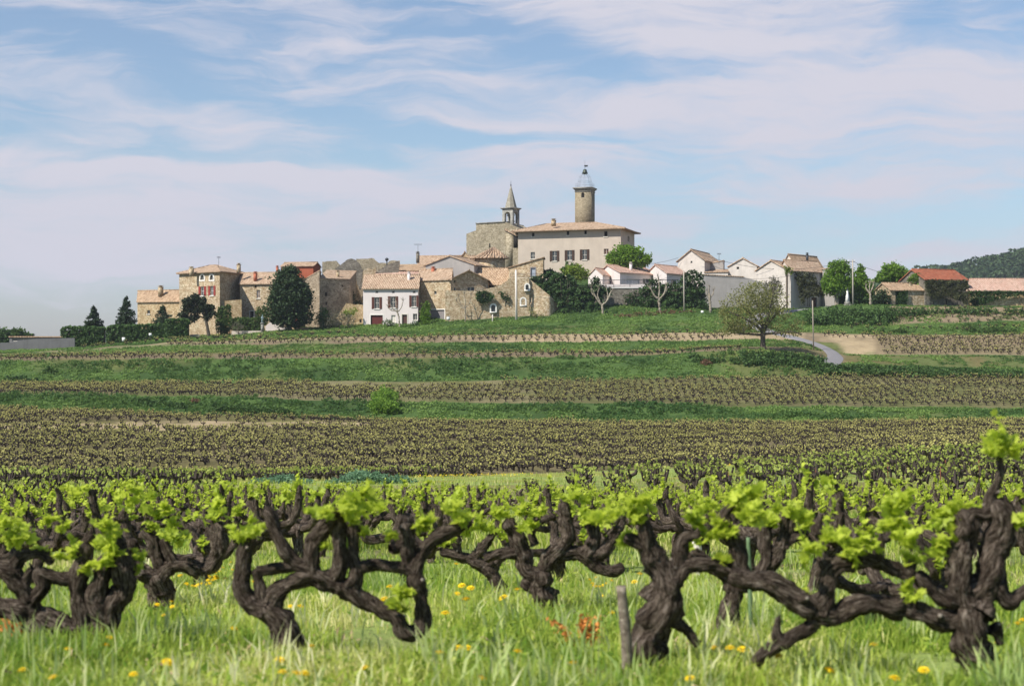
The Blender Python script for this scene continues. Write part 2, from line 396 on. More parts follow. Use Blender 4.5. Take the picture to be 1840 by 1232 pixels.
# ------------------------------------------------------------------ camera, light, sky
cam=bpy.data.cameras.new('camera'); co=bpy.data.objects.new('camera',cam); C.objects.link(co); sc.camera=co
cam.sensor_width=36; cam.lens=36*F/1840; cam.shift_y=-16/1840
cam.clip_start=.1; cam.clip_end=20000
cam.dof.use_dof=True; cam.dof.focus_distance=170; cam.dof.aperture_fstop=3.6; cam.dof.aperture_blades=7
co.location=(0,0,H); co.rotation_euler=(R(90),0,0)
sl=bpy.data.lights.new('sun','SUN'); sl.energy=5.0; sl.angle=R(.5); sl.color=(1,.95,.86)
so=bpy.data.objects.new('sun',sl); C.objects.link(so); so.rotation_euler=SUNV.to_track_quat('Z','Y').to_euler(); so.location=(-60,-40,120)
vs=sc.view_settings; vs.view_transform='Standard'; vs.look='None'; vs.exposure=.40; vs.gamma=1; vs.use_curve_mapping=False

SKY_STRENGTH=.10
def sky():
    w=bpy.data.worlds.new('World'); sc.world=w; w.use_nodes=True; nt=w.node_tree; nt.nodes.clear(); b=NT(nt)
    st=b.n('ShaderNodeTexSky',sky_type='NISHITA'); st.sun_disc=False; st.sun_elevation=R(SUN_EL)
    st.sun_rotation=math.atan2(SUNV.x,SUNV.y); st.air_density=1.1; st.dust_density=.35; st.ozone_density=3.0; st.altitude=150
    tcd=b.n('ShaderNodeTexCoord'); sp=b.n('ShaderNodeSeparateXYZ'); b.l(tcd.outputs['Generated'],sp.inputs[0])
    x,y,z=sp.outputs
    az=b.math('ARCTAN2',x,y); el=b.math('ARCSINE',z)
    cb=b.n('ShaderNodeCombineXYZ'); b.l(az,cb.inputs[0]); b.l(el,cb.inputs[1]); ae=cb.outputs[0]
    def mapped(rot,sx,sy,src=ae):
        m=b.n('ShaderNodeMapping'); m.inputs['Rotation'].default_value=(0,0,rot); m.inputs['Scale'].default_value=(sx,sy,1); b.l(src,m.inputs['Vector']); return m.outputs['Vector']
    # the features are soft patches at a direction (azimuth, elevation): cirrus sheets (+) and clear gaps (-)
    wn=b.n('ShaderNodeTexNoise'); wn.inputs['Scale'].default_value=9; wn.inputs['Detail'].default_value=4; b.l(mapped(R(12),1,2.2),wn.inputs['Vector'])
    wv=b.n('ShaderNodeVectorMath',operation='MULTIPLY_ADD'); b.l(wn.outputs['Color'],wv.inputs[0]); wv.inputs[1].default_value=(.07,.045,0); 
    off=b.n('ShaderNodeVectorMath',operation='ADD'); b.l(ae,off.inputs[0]); off.inputs[1].default_value=(-.035,-.0225,0); b.l(off.outputs[0],wv.inputs[2])
    wae=wv.outputs[0]
    feats=[ # px, py, half length, half height, tilt (down to the right +), strength
     (240,60,420,105,6,-.32),(330,150,300,60,14,-.40),(560,215,330,34,18,-.42),(760,235,150,22,8,-.35),
     (130,250,420,42,4,-.34),(500,270,240,28,0,-.30),(880,60,330,42,17,-.38),(1090,130,200,24,22,-.26),(905,247,230,20,3,-.40),
     (1330,290,420,30,-6,-.20),(1450,395,520,45,2,-.38),(1280,452,300,34,0,-.48),(1780,420,260,40,0,-.18),
     (1640,60,60,40,30,-.25),(190,568,480,70,0,-.85),(80,200,130,60,20,-.12),(1010,200,120,18,16,-.22),
     (260,315,420,26,3,.44),(380,390,420,80,0,.36),(120,430,300,60,0,.12),(760,330,400,50,0,.16),
     (800,200,230,26,12,.26),(640,70,180,32,22,.20),(1420,120,420,90,12,.28),(1660,210,330,60,6,.24),(1200,215,230,34,6,.25),
     (1510,322,110,22,14,.30),(905,283,34,7,-4,.32),(1640,465,260,22,-4,.36),(180,190,110,60,40,.16),(420,165,90,22,20,.2),(150,34,170,9,4,.22),(1760,300,140,26,20,.2),(1170,415,130,26,0,.18)]
    tot=None
    for (px,py,a,h,tilt,amp) in feats:
        m=b.n('ShaderNodeMapping',vector_type='TEXTURE'); m.inputs['Location'].default_value=((px-CX)/F,(HY-py)/F,0)
        m.inputs['Rotation'].default_value=(0,0,R(-tilt)); m.inputs['Scale'].default_value=(a/F,h/F,1); b.l(wae,m.inputs['Vector'])
        ln=b.n('ShaderNodeVectorMath',operation='LENGTH'); b.l(m.outputs[0],ln.inputs[0])
        mr=b.n('ShaderNodeMapRange',interpolation_type='SMOOTHERSTEP'); b.l(ln.outputs['Value'],mr.inputs['Value'])
        mr.inputs['From Min'].default_value=0; mr.inputs['From Max'].default_value=1.7; mr.inputs['To Min'].default_value=amp; mr.inputs['To Max'].default_value=0
        tot=mr.outputs[0] if tot is None else b.math('ADD',tot,mr.outputs[0])
    n1=b.noise(mapped(R(15),4,26,wae),1.0,8,.58,.6); n2=b.noise(mapped(R(19),11,70,wae),1.0,7,.6,.8); n3=b.noise(mapped(R(5),4,11,wae),1.0,5,.55)
    d=b.math('ADD',b.math('MULTIPLY',b.math('SUBTRACT',n1,.5),2.7),b.math('MULTIPLY',b.math('SUBTRACT',n2,.5),1.7))
    d=b.math('ADD',d,b.math('MULTIPLY',b.math('SUBTRACT',n3,.5),.5))
    d=b.math('ADD',b.math('ADD',d,tot),.58)
    mr=b.n('ShaderNodeMapRange',interpolation_type='SMOOTHSTEP'); b.l(d,mr.inputs['Value'])
    for k,v in (('From Min',-.12),('From Max',1.08),('To Min',.10),('To Max',1.0)): mr.inputs[k].default_value=v
    # unseen sky overhead and behind the camera: cloud thinned there to cut fill light
    hi=b.n('ShaderNodeMapRange',interpolation_type='SMOOTHSTEP'); b.l(el,hi.inputs['Value'])
    for k,v in (('From Min',.30),('From Max',.62),('To Min',1.0),('To Max',.12)): hi.inputs[k].default_value=v
    bk=b.n('ShaderNodeMapRange',interpolation_type='SMOOTHSTEP'); b.l(y,bk.inputs['Value'])
    for k,v in (('From Min',-.25),('From Max',.35),('To Min',.2),('To Max',1.0)): bk.inputs[k].default_value=v
    dens=b.math('MULTIPLY',b.math('MULTIPLY',mr.outputs[0],hi.outputs[0]),bk.outputs[0])
    lo=b.n('ShaderNodeMapRange',interpolation_type='SMOOTHSTEP'); b.l(el,lo.inputs['Value'])
    lo.inputs['From Min'].default_value=0; lo.inputs['From Max'].default_value=.13
    tint=b.mix(1.0,st.outputs[0],b.mix(lo.outputs[0],(.64,.71,.94),(.80,.87,.93)),'MULTIPLY')
    col=b.mix(dens,tint,CLOUD_COL)
    bg=b.n('ShaderNodeBackground'); bg.inputs['Strength'].default_value=SKY_STRENGTH; b.l(col,bg.inputs['Color'])
    o=b.n('ShaderNodeOutputWorld'); b.l(bg.outputs[0],o.inputs['Surface'])
CLOUD_COL=(5.2,5.15,5.85)
sky()

# ------------------------------------------------------------------ ground: one sheet to the horizon
def make_ground():
    Ys=list(np.arange(-30,-2,4))+list(np.arange(-2,50,.7))+list(np.arange(50,262,.8))+list(np.arange(262,340,3))+list(np.geomspace(345,9000,40))
    Ys=np.array(Ys); pxs=np.concatenate([np.linspace(-4200,-620,24)[:-1],np.arange(-620,2470,9),np.linspace(2470,6000,24)[1:]])
    YY,PP=np.meshgrid(Ys,pxs,indexing='ij'); W=np.maximum(YY,9.0); XX=(PP-CX)/F*W
    X=XX.ravel();Y=YY.ravel(); Z=gz(X,Y)
    nY,nX=YY.shape; idx=np.arange(nY*nX).reshape(nY,nX)
    f4=np.stack([idx[:-1,:-1],idx[:-1,1:],idx[1:,1:],idx[1:,:-1]],-1).reshape(-1,4)
    mb=MB(); mb.add(np.stack([X,Y,Z],1),f4=f4)
    px,ky,kz,s=seg_of(X,Y); N=len(X)
    n=fbm(X*.25,Y*.25,4); n2=fbm(X*.06+40,Y*.06,3)
    grass=np.array([.075,.135,.036]); grassd=np.array([.045,.09,.025]); dry=np.array([.18,.17,.065]); soil=np.array([.20,.155,.10]); tan=np.array([.40,.31,.19]); mead=np.array([.26,.33,.09]); olive=np.array([.13,.115,.05]); fallow=np.array([.16,.14,.06])
    col=np.tile(grass,(N,1))
    def put(mask,c,k=None):
        k=np.ones(N) if k is None else k; k=np.clip(k*mask,0,1)[:,None]
        col[:]=col*(1-k)+np.asarray(c)*k
    sm=lambda a,b,v: np.clip((v-a)/(b-a),0,1)
    put(s<0,mead); put(s<0,soil,sm(.52,.66,fbm(X*.8,Y*.8,3))*.7)
    put((s==0)|(s==1),mead); put((s==0)|(s==1),dry*1.3,sm(.45,.6,n)); put((s==1)&(Y>70),np.array([.30,.30,.07]),sm(.4,.55,n)*.8)
    put(s==2,olive*1.1); put(s==2,soil*.95,sm(.47,.64,n)*.45); put(s==2,np.array([.20,.20,.06]),sm(.55,.66,n2)*.5)
    # sandy lane across the big vineyard, on the left
    laneY=np.interp(px,[-600,0,600],[140,144,163]); put((s==2)&(px<660),tan,sm(1.0,.6,np.abs(Y-laneY+3)/(8.5*np.clip(1.15-np.abs(px-330)/420,.2,1)))*sm(.28,.42,n))
    put((s==3)|(s==5)|(s==7)|(s==9),grass); 
    for q in (3,5,7,9): put(s==q,grassd,sm(.45,.6,n)); put(s==q,dry,sm(.56,.7,n2)*.5)
    put(s==4,olive); put((s==4)&(px>380)&(px<960),tan,sm(.38,.58,n)*.6); put(s==4,np.array([.12,.14,.05]),.55); put(s==4,soil,sm(.52,.68,n)*.35)
    put(s==6,soil); put(s==6,dry,sm(.4,.6,n)*.6)
    put(s==8,soil*1.1); put(s==8,tan*.85,sm(.42,.6,n)*.8); put((s==8)&(px<640),grass,sm(.4,.6,n)*.6)
    put((s==8)&(px>900)&(px<1450),tan,.75)
    put((s==10),grass)
    put((s>=11),grassd); put((s>=11)&(px>340)&(px<560)&(Y<266),tan*.8)
    # right of the lane: sand plot, then rows of vines on pale earth, fallow strip below
    put((s==6)&(px>1520),fallow); put((s==6)&(px>1520),grass,sm(.4,.6,n)*.6)
    put((s==7)&(px>1520),grass)
    sand=(Y>223)&(Y<239)&(px>1478)&(px<1590+ (240-Y)*.0); 
    put(sand,tan*1.0,sm(.15,.4,n)*np.clip((px-1478-(239-Y)*2.2)/12,0,1))
    put((Y>223)&(Y<239.5)&(px>=1575),tan*.62,.9)
    put((s==9)&(px>1470),grass); put((s==10)&(px>1600),soil*1.3)
    # farm track climbing on the left
    tr=np.interp(px,[90,170,215,255,300,380],[226,229,233,236,237.5,238]); put((px>90)&(px<640)&(s>=6),tan,sm(1.1,.5,np.abs(Y-tr)))
    me=mb.mesh('ground',M['ground'],smooth=True)
    a=me.attributes.new('earth','FLOAT_COLOR','POINT'); a.data.foreach_set('color',np.concatenate([np.clip(col*(.85+.3*fbm(X*.5,Y*.5,2))[:,None],0,1),np.ones((N,1))],1).astype(np.float32).ravel())
    o=link('ground',me); tag(o,'terraced earth and grass slopes rising to the hilltop village','ground',kind='structure')
make_ground()

ROADP=[(1480,209),(1490,212),(1498,215),(1501,218.5),(1494,222.5),(1477,226),(1454,229.5),(1426,233),(1402,238),(1368,243),(1352,248),(1364,253),(1405,256.8),(1455,261),(1500,264.5),(1560,267)]
def make_road():
    ctr,_=smooth_path([Vector(((p-CX)/F*Y,Y,0)) for p,Y in ROADP],1,.5)
    d=np.gradient(ctr,axis=0); d/=np.linalg.norm(d,axis=1,keepdims=True); nrm=np.stack([d[:,1],-d[:,0]],1)
    rows=[]
    for k in np.linspace(-1,1,7):
        q=ctr[:,:2]+nrm*k*1.2; rows.append(np.stack([q[:,0],q[:,1],gz(q[:,0],q[:,1])+.12-(.10 if abs(k)==1 else 0)],1))
    v=np.stack(rows,1); n,m=v.shape[:2]; idx=np.arange(n*m).reshape(n,m)
    mb=MB(); mb.add(v.reshape(-1,3),f4=np.stack([idx[:-1,:-1],idx[:-1,1:],idx[1:,1:],idx[1:,:-1]],-1).reshape(-1,4))
    tag(mb.obj('road',M['road'],smooth=True),'narrow grey lane curving up the slope past the spreading tree','road',kind='structure')
make_road()
# ------------------------------------------------------------------ houses
class House:
    """footprint from three front corners seen in the photo: FL, FR, BR as (px, distance)"""
    def __init__(s,name,label,cat,FL,FR,BR,eave,wall,group=None,basez=None,eaveY=None):
        w=lambda q: Vector(((q[0]-CX)/F*q[1],q[1],0))
        fl,fr,br=w(FL),w(FR),w(BR); bl=fl+br-fr
        ez=zof(eave,FR[1] if eaveY is None else eaveY)
        cs=[fl,fr,br,bl]
        bz=min(g1(c.x,c.y) for c in cs)-.6 if basez is None else basez
        ctr=(fl+fr+br+bl)/4; rz=math.atan2(fr.y-fl.y,fr.x-fl.x)
        s.root=empty(name,(ctr.x,ctr.y,bz),rz,label,cat,group)
        cr,sr=math.cos(-rz),math.sin(-rz)
        s.T=lambda p:(lambda d:Vector((d.x*cr-d.y*sr,d.x*sr+d.y*cr,p[2]-bz)))(Vector((p[0]-ctr.x,p[1]-ctr.y,0)))
        s.c=[s.T((c.x,c.y,bz)) for c in cs]; s.h=ez-bz; s.bz=bz; s.wall=wall; s.wins={'F':[], 'R':[], 'L':[], 'B':[]}
        s.camL=s.T((0,0,H)); s.wmb=MB(); s.topz=[s.h]*4; s.gab=[]; s.roofobj=None; s.chims=[]
    def face(s,f): i,j={'F':(0,1),'R':(1,2),'B':(2,3),'L':(3,0)}[f]; return s.c[i],s.c[j]
    def hit(s,f,px,py):
        a,b=s.face(f); e=(b-a); L=e.length; e/=L; n=Vector((e.y,-e.x,0))
        d=s.T(P(px,py,100.))-s.camL
        t=(a-s.camL).dot(n)/d.dot(n); q=s.camL+d*t
        return (q-a).dot(e), q.z, L, e, n
    def win(s,f,x0,y0,x1,y1,kind='plain',**k): s.wins[f].append((x0,y0,x1,y1,kind,k)); return s
    def build_walls(s):
        wm=s.wmb
        for f,(i,j) in {'F':(0,1),'R':(1,2),'B':(2,3),'L':(3,0)}.items():
            a,b=s.c[i],s.c[j]; e=b-a; L=e.length; e=e/L; n=Vector((e.y,-e.x,0)); top=min(s.topz[i],s.topz[j])
            rects=[]
            for (x0,y0,x1,y1,kind,k) in s.wins[f]:
                u0,z1,_,_,_=s.hit(f,x0,y0); u1,z0,_,_,_=s.hit(f,x1,y1)
                if u0>u1: u0,u1=u1,u0
                if kind=='shut': du=(u1-u0); o0,o1=u0+du*.27,u1-du*.27
                else: o0,o1=u0,u1
                o0=max(.15,o0); o1=min(L-.15,o1); z1=min(z1,top-.1); z0=max(z0,.05)
                if o1-o0<.1 or z1-z0<.1: continue
                rects.append((o0,o1,z0,z1)); s.window(f,a,e,n,u0,u1,o0,o1,z0,z1,kind,k)
            us=sorted({0.,L}|{r[0] for r in rects}|{r[1] for r in rects}); zs=sorted({0.,top}|{r[2] for r in rects}|{r[3] for r in rects})
            W=lambda u,z,dp=0: a+e*u-n*dp+Vector((0,0,z))
            for p in range(len(us)-1):
                for q in range(len(zs)-1):
                    uc,zc=(us[p]+us[p+1])/2,(zs[q]+zs[q+1])/2
                    if any(r[0]<uc<r[1] and r[2]<zc<r[3] for r in rects): continue
                    wm.poly([W(us[p],zs[q]),W(us[p+1],zs[q]),W(us[p+1],zs[q+1]),W(us[p],zs[q+1])])
            for (o0,o1,z0,z1) in rects:
                D=.32
                wm.poly([W(o0,z0),W(o0,z1),W(o0,z1,D),W(o0,z0,D)]); wm.poly([W(o1,z0),W(o1,z0,D),W(o1,z1,D),W(o1,z1)])
                wm.poly([W(o0,z0),W(o0,z0,D),W(o1,z0,D),W(o1,z0)]); wm.poly([W(o0,z1),W(o1,z1),W(o1,z1,D),W(o0,z1,D)])
            if s.topz[i]!=s.topz[j]:
                t0,t1=s.topz[i],s.topz[j]
                wm.poly([a+Vector((0,0,top)),b+Vector((0,0,top)),(b if t1>t0 else a)+Vector((0,0,max(t0,t1)))])
        for g in s.gab: wm.poly(g)
        return wm.obj('wall',M[s.wall],s.root,tint=False)
    def window(s,f,a,e,n,u0,u1,o0,o1,z0,z1,kind,k):
        W=lambda u,z,dp=0.: a+e*u+n*dp+Vector((0,0,z))
        def slab(mb,ua,ub,za,zb,d0,d1,m=0): mb.prism([W(ua,za,d0),W(ub,za,d0),W(ub,zb,d0),W(ua,zb,d0)],n*(d1-d0),m)
        nm={'door':'door','garage':'garage_door'}.get(kind,'window')
        fr=M[k.get('fm','frame')]; mb=MB()
        if kind in('door','garage'):
            slab(mb,o0,o1,z0,z1,-.30,-.20)
            pl=mb.obj(nm,M[k.get('m','door_brown')],s.root,tint=False)
            fb=MB(); t=.16; slab(fb,o0-t,o0,z0,z1+t,-.02,.05); slab(fb,o1,o1+t,z0,z1+t,-.02,.05); slab(fb,o0,o1,z1,z1+t,-.02,.05)
            fb.obj('frame',fr,pl,tint=False)
            return
        if kind=='slit':
            slab(mb,o0,o1,z0,z1,-.31,-.27); mb.obj('window',M['void'],s.root,tint=False); return
        t=k.get('t',.07)
        # casement: outer frame with one mullion
        for (ua,ub,za,zb) in ((o0,o0+t,z0,z1),(o1-t,o1,z0,z1),(o0+t,o1-t,z0,z0+t),(o0+t,o1-t,z1-t,z1)): slab(mb,ua,ub,za,zb,-.24,-.17)
        if o1-o0>.75: slab(mb,(o0+o1)/2-.035,(o0+o1)/2+.035,z0+t,z1-t,-.24,-.175)
        if z1-z0>1.2: slab(mb,o0+t,o1-t,(z0+z1)/2-.03,(z0+z1)/2+.03,-.24,-.18)
        wo=mb.obj('window',fr,s.root,tint=False)
        pb=MB(); slab(pb,o0+t*.5,o1-t*.5,z0+t*.5,z1-t*.5,-.23,-.20); pb.obj('pane',M[k.get('pane','glass')],wo,tint=False)
        if kind=='shut':
            for ua,ub in ((u0,o0-.03),(o1+.03,u1)):
                sb=MB(); slab(sb,ua,ub,z0-.03,z1+.03,.02,.07)
                for q in np.linspace(z0+.1,z1-.1,7): slab(sb,ua+.08,ub-.08,q-.035,q+.035,.07,.09)
                sb.obj('shutter',M[k.get('sm','sh_brown')],wo,tint=False)
        if kind in('shut','plain') and z1-z0>.7:
            sb=MB(); slab(sb,o0-.14,o1+.14,z0-.14,z0,-.02,.12); sb.obj('sill',M[k.get('sill','frame')],wo,tint=False)
        if kind=='arch':
            ob=MB(); w=.26; cx=(o0+o1)/2; r=(o1-o0)/2; zc=z1-r
            inner=[(o0,z0)]+[(cx-r*math.cos(q),zc+r*math.sin(q)) for q in np.linspace(0,math.pi,9)]+[(o1,z0)]
            outer=[(o0-w,z0-.0)]+[(cx-(r+w)*math.cos(q),zc+(r+w)*math.sin(q)) for q in np.linspace(0,math.pi,9)]+[(o1+w,z0)]
            for q in range(len(inner)-1):
                ob.prism([W(*inner[q],-.01),W(*inner[q+1],-.01),W(*outer[q+1],-.01),W(*outer[q],-.01)],n*.07)
            slab(ob,o0-w,o1+w,z0-w*.8,z0,-.01,.08)
            for sx in(-1,1):   # spandrels close the square corners of the opening
                qs=np.linspace(0,math.pi/2,5); pts=[(cx+sx*r,z1)]+[(cx+sx*r*math.cos(q),zc+r*math.sin(q)) for q in qs]
                P3=[W(*p,-.15) for p in pts]; ob.prism(P3 if sx>0 else P3[::-1],n*.13)
            ob.obj('surround',M['frame_w'],wo,tint=False)
    # ---------------- roofs
    def roof(s,kind,ridge=None,rise=None,mat='tile',o=.45,og=.25,t=.16,inset=(.5,.5),ridgeY=None,lift=0):
        FL,FR,BR,BL=s.c; h=s.h
        dep=(BR-FR).length; wid=(FR-FL).length
        if kind=='flat': rise=0
        if rise is None:
            ym=ridgeY if ridgeY else (lambda q:(q.y))(s.root.location)
            rise=zof(ridge,ym)-s.bz-h
        Z=lambda p,z: Vector((p.x,p.y,z))
        ex=(FR-FL).normalized(); ey=(BR-FR).normalized()
        rb=MB(); U=Vector((0,0,t)); mx=M[mat+'_x'] if kind in('side','shed','hip','flat') else M[mat+'_y']; mats=[M[mat+'_x'],M[mat+'_y']]
        def slab(pts,m): rb.prism([p+U for p in pts],-U,m)
        if kind=='side':
            l0,l1=(FL+BL)/2-ex*og,(FR+BR)/2+ex*og; k=rise/(dep/2); zr=h+rise
            slab([Z(FL-ex*og-ey*o,h-k*o),Z(FR+ex*og-ey*o,h-k*o),Z(l1,zr),Z(l0,zr)],0); slab([Z(BR+ex*og+ey*o,h-k*o),Z(BL-ex*og+ey*o,h-k*o),Z(l0,zr),Z(l1,zr)],0)
            s.gab+= [[Z(FR,h),Z(BR,h),Z((FR+BR)/2,zr)],[Z(BL,h),Z(FL,h),Z((FL+BL)/2,zr)]]
            tube(rb,[Z(l0,zr+t),Z(l1,zr+t)],.13,6)
        elif kind=='front':
            f0,f1=(FL+FR)/2-ey*og,(BL+BR)/2+ey*og; k=rise/(wid/2); zr=h+rise
            slab([Z(BL+ey*og-ex*o,h-k*o),Z(FL-ey*og-ex*o,h-k*o),Z(f0,zr),Z(f1,zr)],1); slab([Z(FR-ey*og+ex*o,h-k*o),Z(BR+ey*og+ex*o,h-k*o),Z(f1,zr),Z(f0,zr)],1)
            s.gab+= [[Z(FL,h),Z(FR,h),Z((FL+FR)/2,zr)],[Z(BR,h),Z(BL,h),Z((BL+BR)/2,zr)]]
            tube(rb,[Z(f0,zr+t),Z(f1,zr+t)],.13,6,m=1)
        elif kind=='hip':
            k=rise/(dep/2); zr=h+rise
            a=Z((FL+BL)/2+ex*inset[0]*dep,zr); bq=Z((FR+BR)/2-ex*inset[1]*dep,zr); E=[Z(FL-ex*o-ey*o,h-k*o*.6),Z(FR+ex*o-ey*o,h-k*o*.6),Z(BR+ex*o+ey*o,h-k*o*.6),Z(BL-ex*o+ey*o,h-k*o*.6)]
            slab([E[0],E[1],bq,a],0); slab([E[2],E[3],a,bq],0); slab([E[1],E[2],bq],1); slab([E[3],E[0],a],1)
            for p,q in((a,bq),(E[0],a),(E[1],bq),(E[2],bq),(E[3],a)): tube(rb,[p+U,q+U],.12,6)
            # soffit closes the overhang
            rb.poly([E[3]+Vector((0,0,-.02)),E[2]+Vector((0,0,-.02)),E[1]+Vector((0,0,-.02)),E[0]+Vector((0,0,-.02))])
        elif kind=='shed':      # rises to the back
            k=rise/dep; slab([Z(FL-ex*og-ey*o,h-k*o),Z(FR+ex*og-ey*o,h-k*o),Z(BR+ex*og,h+rise),Z(BL-ex*og,h+rise)],0); s.topz[2]+=rise; s.topz[3]+=rise
        elif kind=='shed_right':
            k=rise/wid; slab([Z(FL-ex*o-ey*og,h-k*o),Z(FR+ex*og-ey*og,h+rise+k*og),Z(BR+ex*og+ey*og,h+rise+k*og),Z(BL-ex*o+ey*og,h-k*o)],1); s.topz[1]+=rise; s.topz[2]+=rise
        elif kind=='shed_left':
            k=rise/wid; slab([Z(FL-ex*og-ey*og,h+rise+k*og),Z(FR+ex*o-ey*og,h-k*o),Z(BR+ex*o+ey*og,h-k*o),Z(BL-ex*og+ey*og,h+rise+k*og)],1); s.topz[0]+=rise; s.topz[3]+=rise
        elif kind=='flat': slab([Z(FL-ex*o-ey*o,h),Z(FR+ex*o-ey*o,h),Z(BR+ex*o+ey*o,h),Z(BL-ex*o+ey*o,h)],0)
        elif kind=='open': pass
        if rb.n: s.roofobj=rb.obj('roof',mats,s.root,tint=False)
        return s
    def chimney(s,px0,px1,pytop,pybot,Y,mat='stone',cap=True):
        a=s.T(P(px0,pytop,Y)); bq=s.T(P(px1,pytop,Y)); zb=s.T(P(px0,pybot,Y)).z-.5; c=(a+bq)/2; hw=(bq-a).length/2
        mb=MB(); mb.box((c.x-hw,c.y-hw*1.1,zb),(c.x+hw,c.y+hw*1.1,a.z))
        if cap:
            mb.box((c.x-hw-.06,c.y-hw*1.1-.06,a.z),(c.x+hw+.06,c.y+hw*1.1+.06,a.z+.08))
            mb.box((c.x-hw*.6,c.y-hw*.6,a.z+.08),(c.x+hw*.6,c.y+hw*.6,a.z+.26)); mb.box((c.x-hw-.03,c.y-hw-.03,a.z+.26),(c.x+hw+.03,c.y+hw+.03,a.z+.34))
        mb.obj('chimney',M[mat],s.roofobj or s.root,tint=False); return s
    def done(s): s.build_walls(); return s

# ---- far left
h=House('garden_building','low grey concrete building with flat roof behind the long grey wall','building',(17,262),(135,258),(140,266),606,'concrete').roof('flat',mat='tileg',o=.25,t=.2); h.win('F',22,608,60,613,'plain'); h.done()
h=House('stone_house','low stone house at the left end of the village, behind the tallest conifer','house',(247,279),(325,274),(327,282),541,'stone_warm').roof('side',ridge=523,o=.35,mat='tileg').chimney(285.5,292,516,528,278)
h.win('F',264.5,557,269.5,564).win('F',287,550,296,555); h.done()
h=House('stone_house','tall square stone house with red shutters and hipped tile roof','house',(322,274),(395,265),(442,277),488,'stone').roof('hip',ridge=476,o=.6,inset=(.45,.45),ridgeY=271)
for (x0,y0,x1,y1) in((357,515,370.5,531),(374.5,514,387.5,530.5)): h.win('F',x0,y0,x1,y1,'shut',sm='sh_red',fm='frame_w',sill='frame_w')
for x in(360,377): h.win('F',x,494,x+7,503,'arch',pane='glass')
h.chimney(341,347,482,492,269).chimney(426.5,431.5,476,486,271); h.done()
h=House('stone_house','stone house with one brown-shuttered window left of the big dark evergreen','house',(431,270),(520,267),(524,277),509,'stone').roof('side',ridge=491,o=.35)
h.win('F',461,521,467.5,536,'plain',pane='door_brown',t=.14).win('F',457.5,512,461,517,'slit').win('F',449.5,559,456,573,'door',m='void').chimney(456.5,461.5,491,500,270,'chim_red'); h.done()
h=House('red_house','red rendered house with pale fascia, rising behind the big evergreen','house',(505,288),(563,286),(576,292),478,'pl_red').roof('side',ridge=472.5,o=.3,og=.2,t=.12).chimney(496.5,500,480,488,288,'chim_red')
h.done()
h=House('stone_house','shaded brown stone house with sloping tile roof right of the big evergreen','house',(574,266),(628,270),(640,279),502,'stone_grey').roof('shed',rise=1.9,o=.3,og=.15)
h.win('F',585,542,588,548,'slit').win('F',614,512,616.5,515,'slit').win('F',584,525,588,532,'slit'); h.chimney(605,609,489,497,270); h.done()
h=House('stone_house','stone gable wall with a steep lean-to roof directly behind the big evergreen','house',(535,271),(574,265.6),(577,275),507,'stone_grey').roof('shed_right',rise=2.1,o=.3,og=.15); h.done()

# ---- ruins: broken gables and roofless walls, real wall thickness
def ruin(label,pts,Y,thick,mat,holes=(),name='ruined_wall'):
    o=P(sum(p[0] for p in pts)/len(pts),max(p[1] for p in pts),Y); e=empty(name,o,0,label,'ruin')
    mb=MB(); r_=random.Random(len(pts)*int(Y)); poly=[]
    for i,(x,y) in enumerate(pts):   # ragged broken edges
        x2,y2=pts[(i+1)%len(pts)]; poly.append((x,y)); d=math.hypot(x2-x,y2-y)
        if min(y,y2)<max(p[1] for p in pts)-6 and abs(x2-x)>3:
            for k in range(1,int(d/4)): poly.append((x+(x2-x)*k/int(d/4),y+(y2-y)*k/int(d/4)+r_.uniform(-.8,.8)))
    mb.prism([P(x,y,Y)-o for x,y in poly],(0,thick,0)); mb.obj('wall',M[mat],e,tint=False)
    for (x0,y0,x1,y1) in holes:
        hb=MB(); a,bq=P(x0,y1,Y)-o,P(x1,y0,Y)-o
        hb.box((a.x,-.03,a.z),(bq.x,.1,bq.z)); hb.obj('opening',M['void'],e,tint=False)
    return e
ruin('long roofless tan wall along the skyline of the ruins',[(579,470),(604,468.5),(612,477),(640,477),(640,465),(671,464),(681,472.5),(696,473),(700,469),(718,468),(718,505),(579,505)],287,.8,'stone_church',[(660,489,662.5,496),(706,476,708.5,482)])
ruin('dark broken gable with a rounded top standing in the ruins',[(602,483),(625,466),(631,464.3),(637,466),(646,474),(652,487),(648,512),(622,512),(606,493)],282,.8,'stone_dark')
ruin('narrow tan stone pier below the dark broken gable',[(630,494),(637,492),(641,515),(655,552),(630,560)],279,1.5,'stone_warm')
ruin('low ragged wall stump in the middle of the ruins',[(652,488),(660,482),(668,484),(676,479),(676,500),(652,500)],281,.8,'stone')
ruin('triangular dark broken gable behind the white house',[(674,490),(692,477),(714,469),(717,470),(717,492)],279,.8,'stone_dark')
ruin('dark sloping wall stub beside the white house roof',[(644,512),(655,503),(673,495),(673,515),(646,520)],273,.8,'stone_dark')
ruin('brown back wall closing the gap between the ruins and the white house',[(615,503),(640,500),(676,499),(676,575),(615,575)],286,.8,'stone_grey')
ruin('tumbledown stone terrace wall under the ruins',[(622,545),(653,548),(653,600),(600,600),(600,578)],264.5,.8,'stone_warm',[(646,573,649.5,579)])
h=House('stone_house','old stone house with worn tan roof beside the ruins','house',(716,281),(764,279),(766,290),486,'stone').roof('shed',rise=1.7,mat='tileg',o=.3); h.chimney(748.5,753,455,468,283,'stone_dark'); h.done()
h=House('stone_house','long low house with wide tile roof at the foot of the church','house',(752,290),(852,288),(854,297),474,'stone').roof('side',ridge=461,o=.3); h.chimney(805,809,463,468,290); h.done()
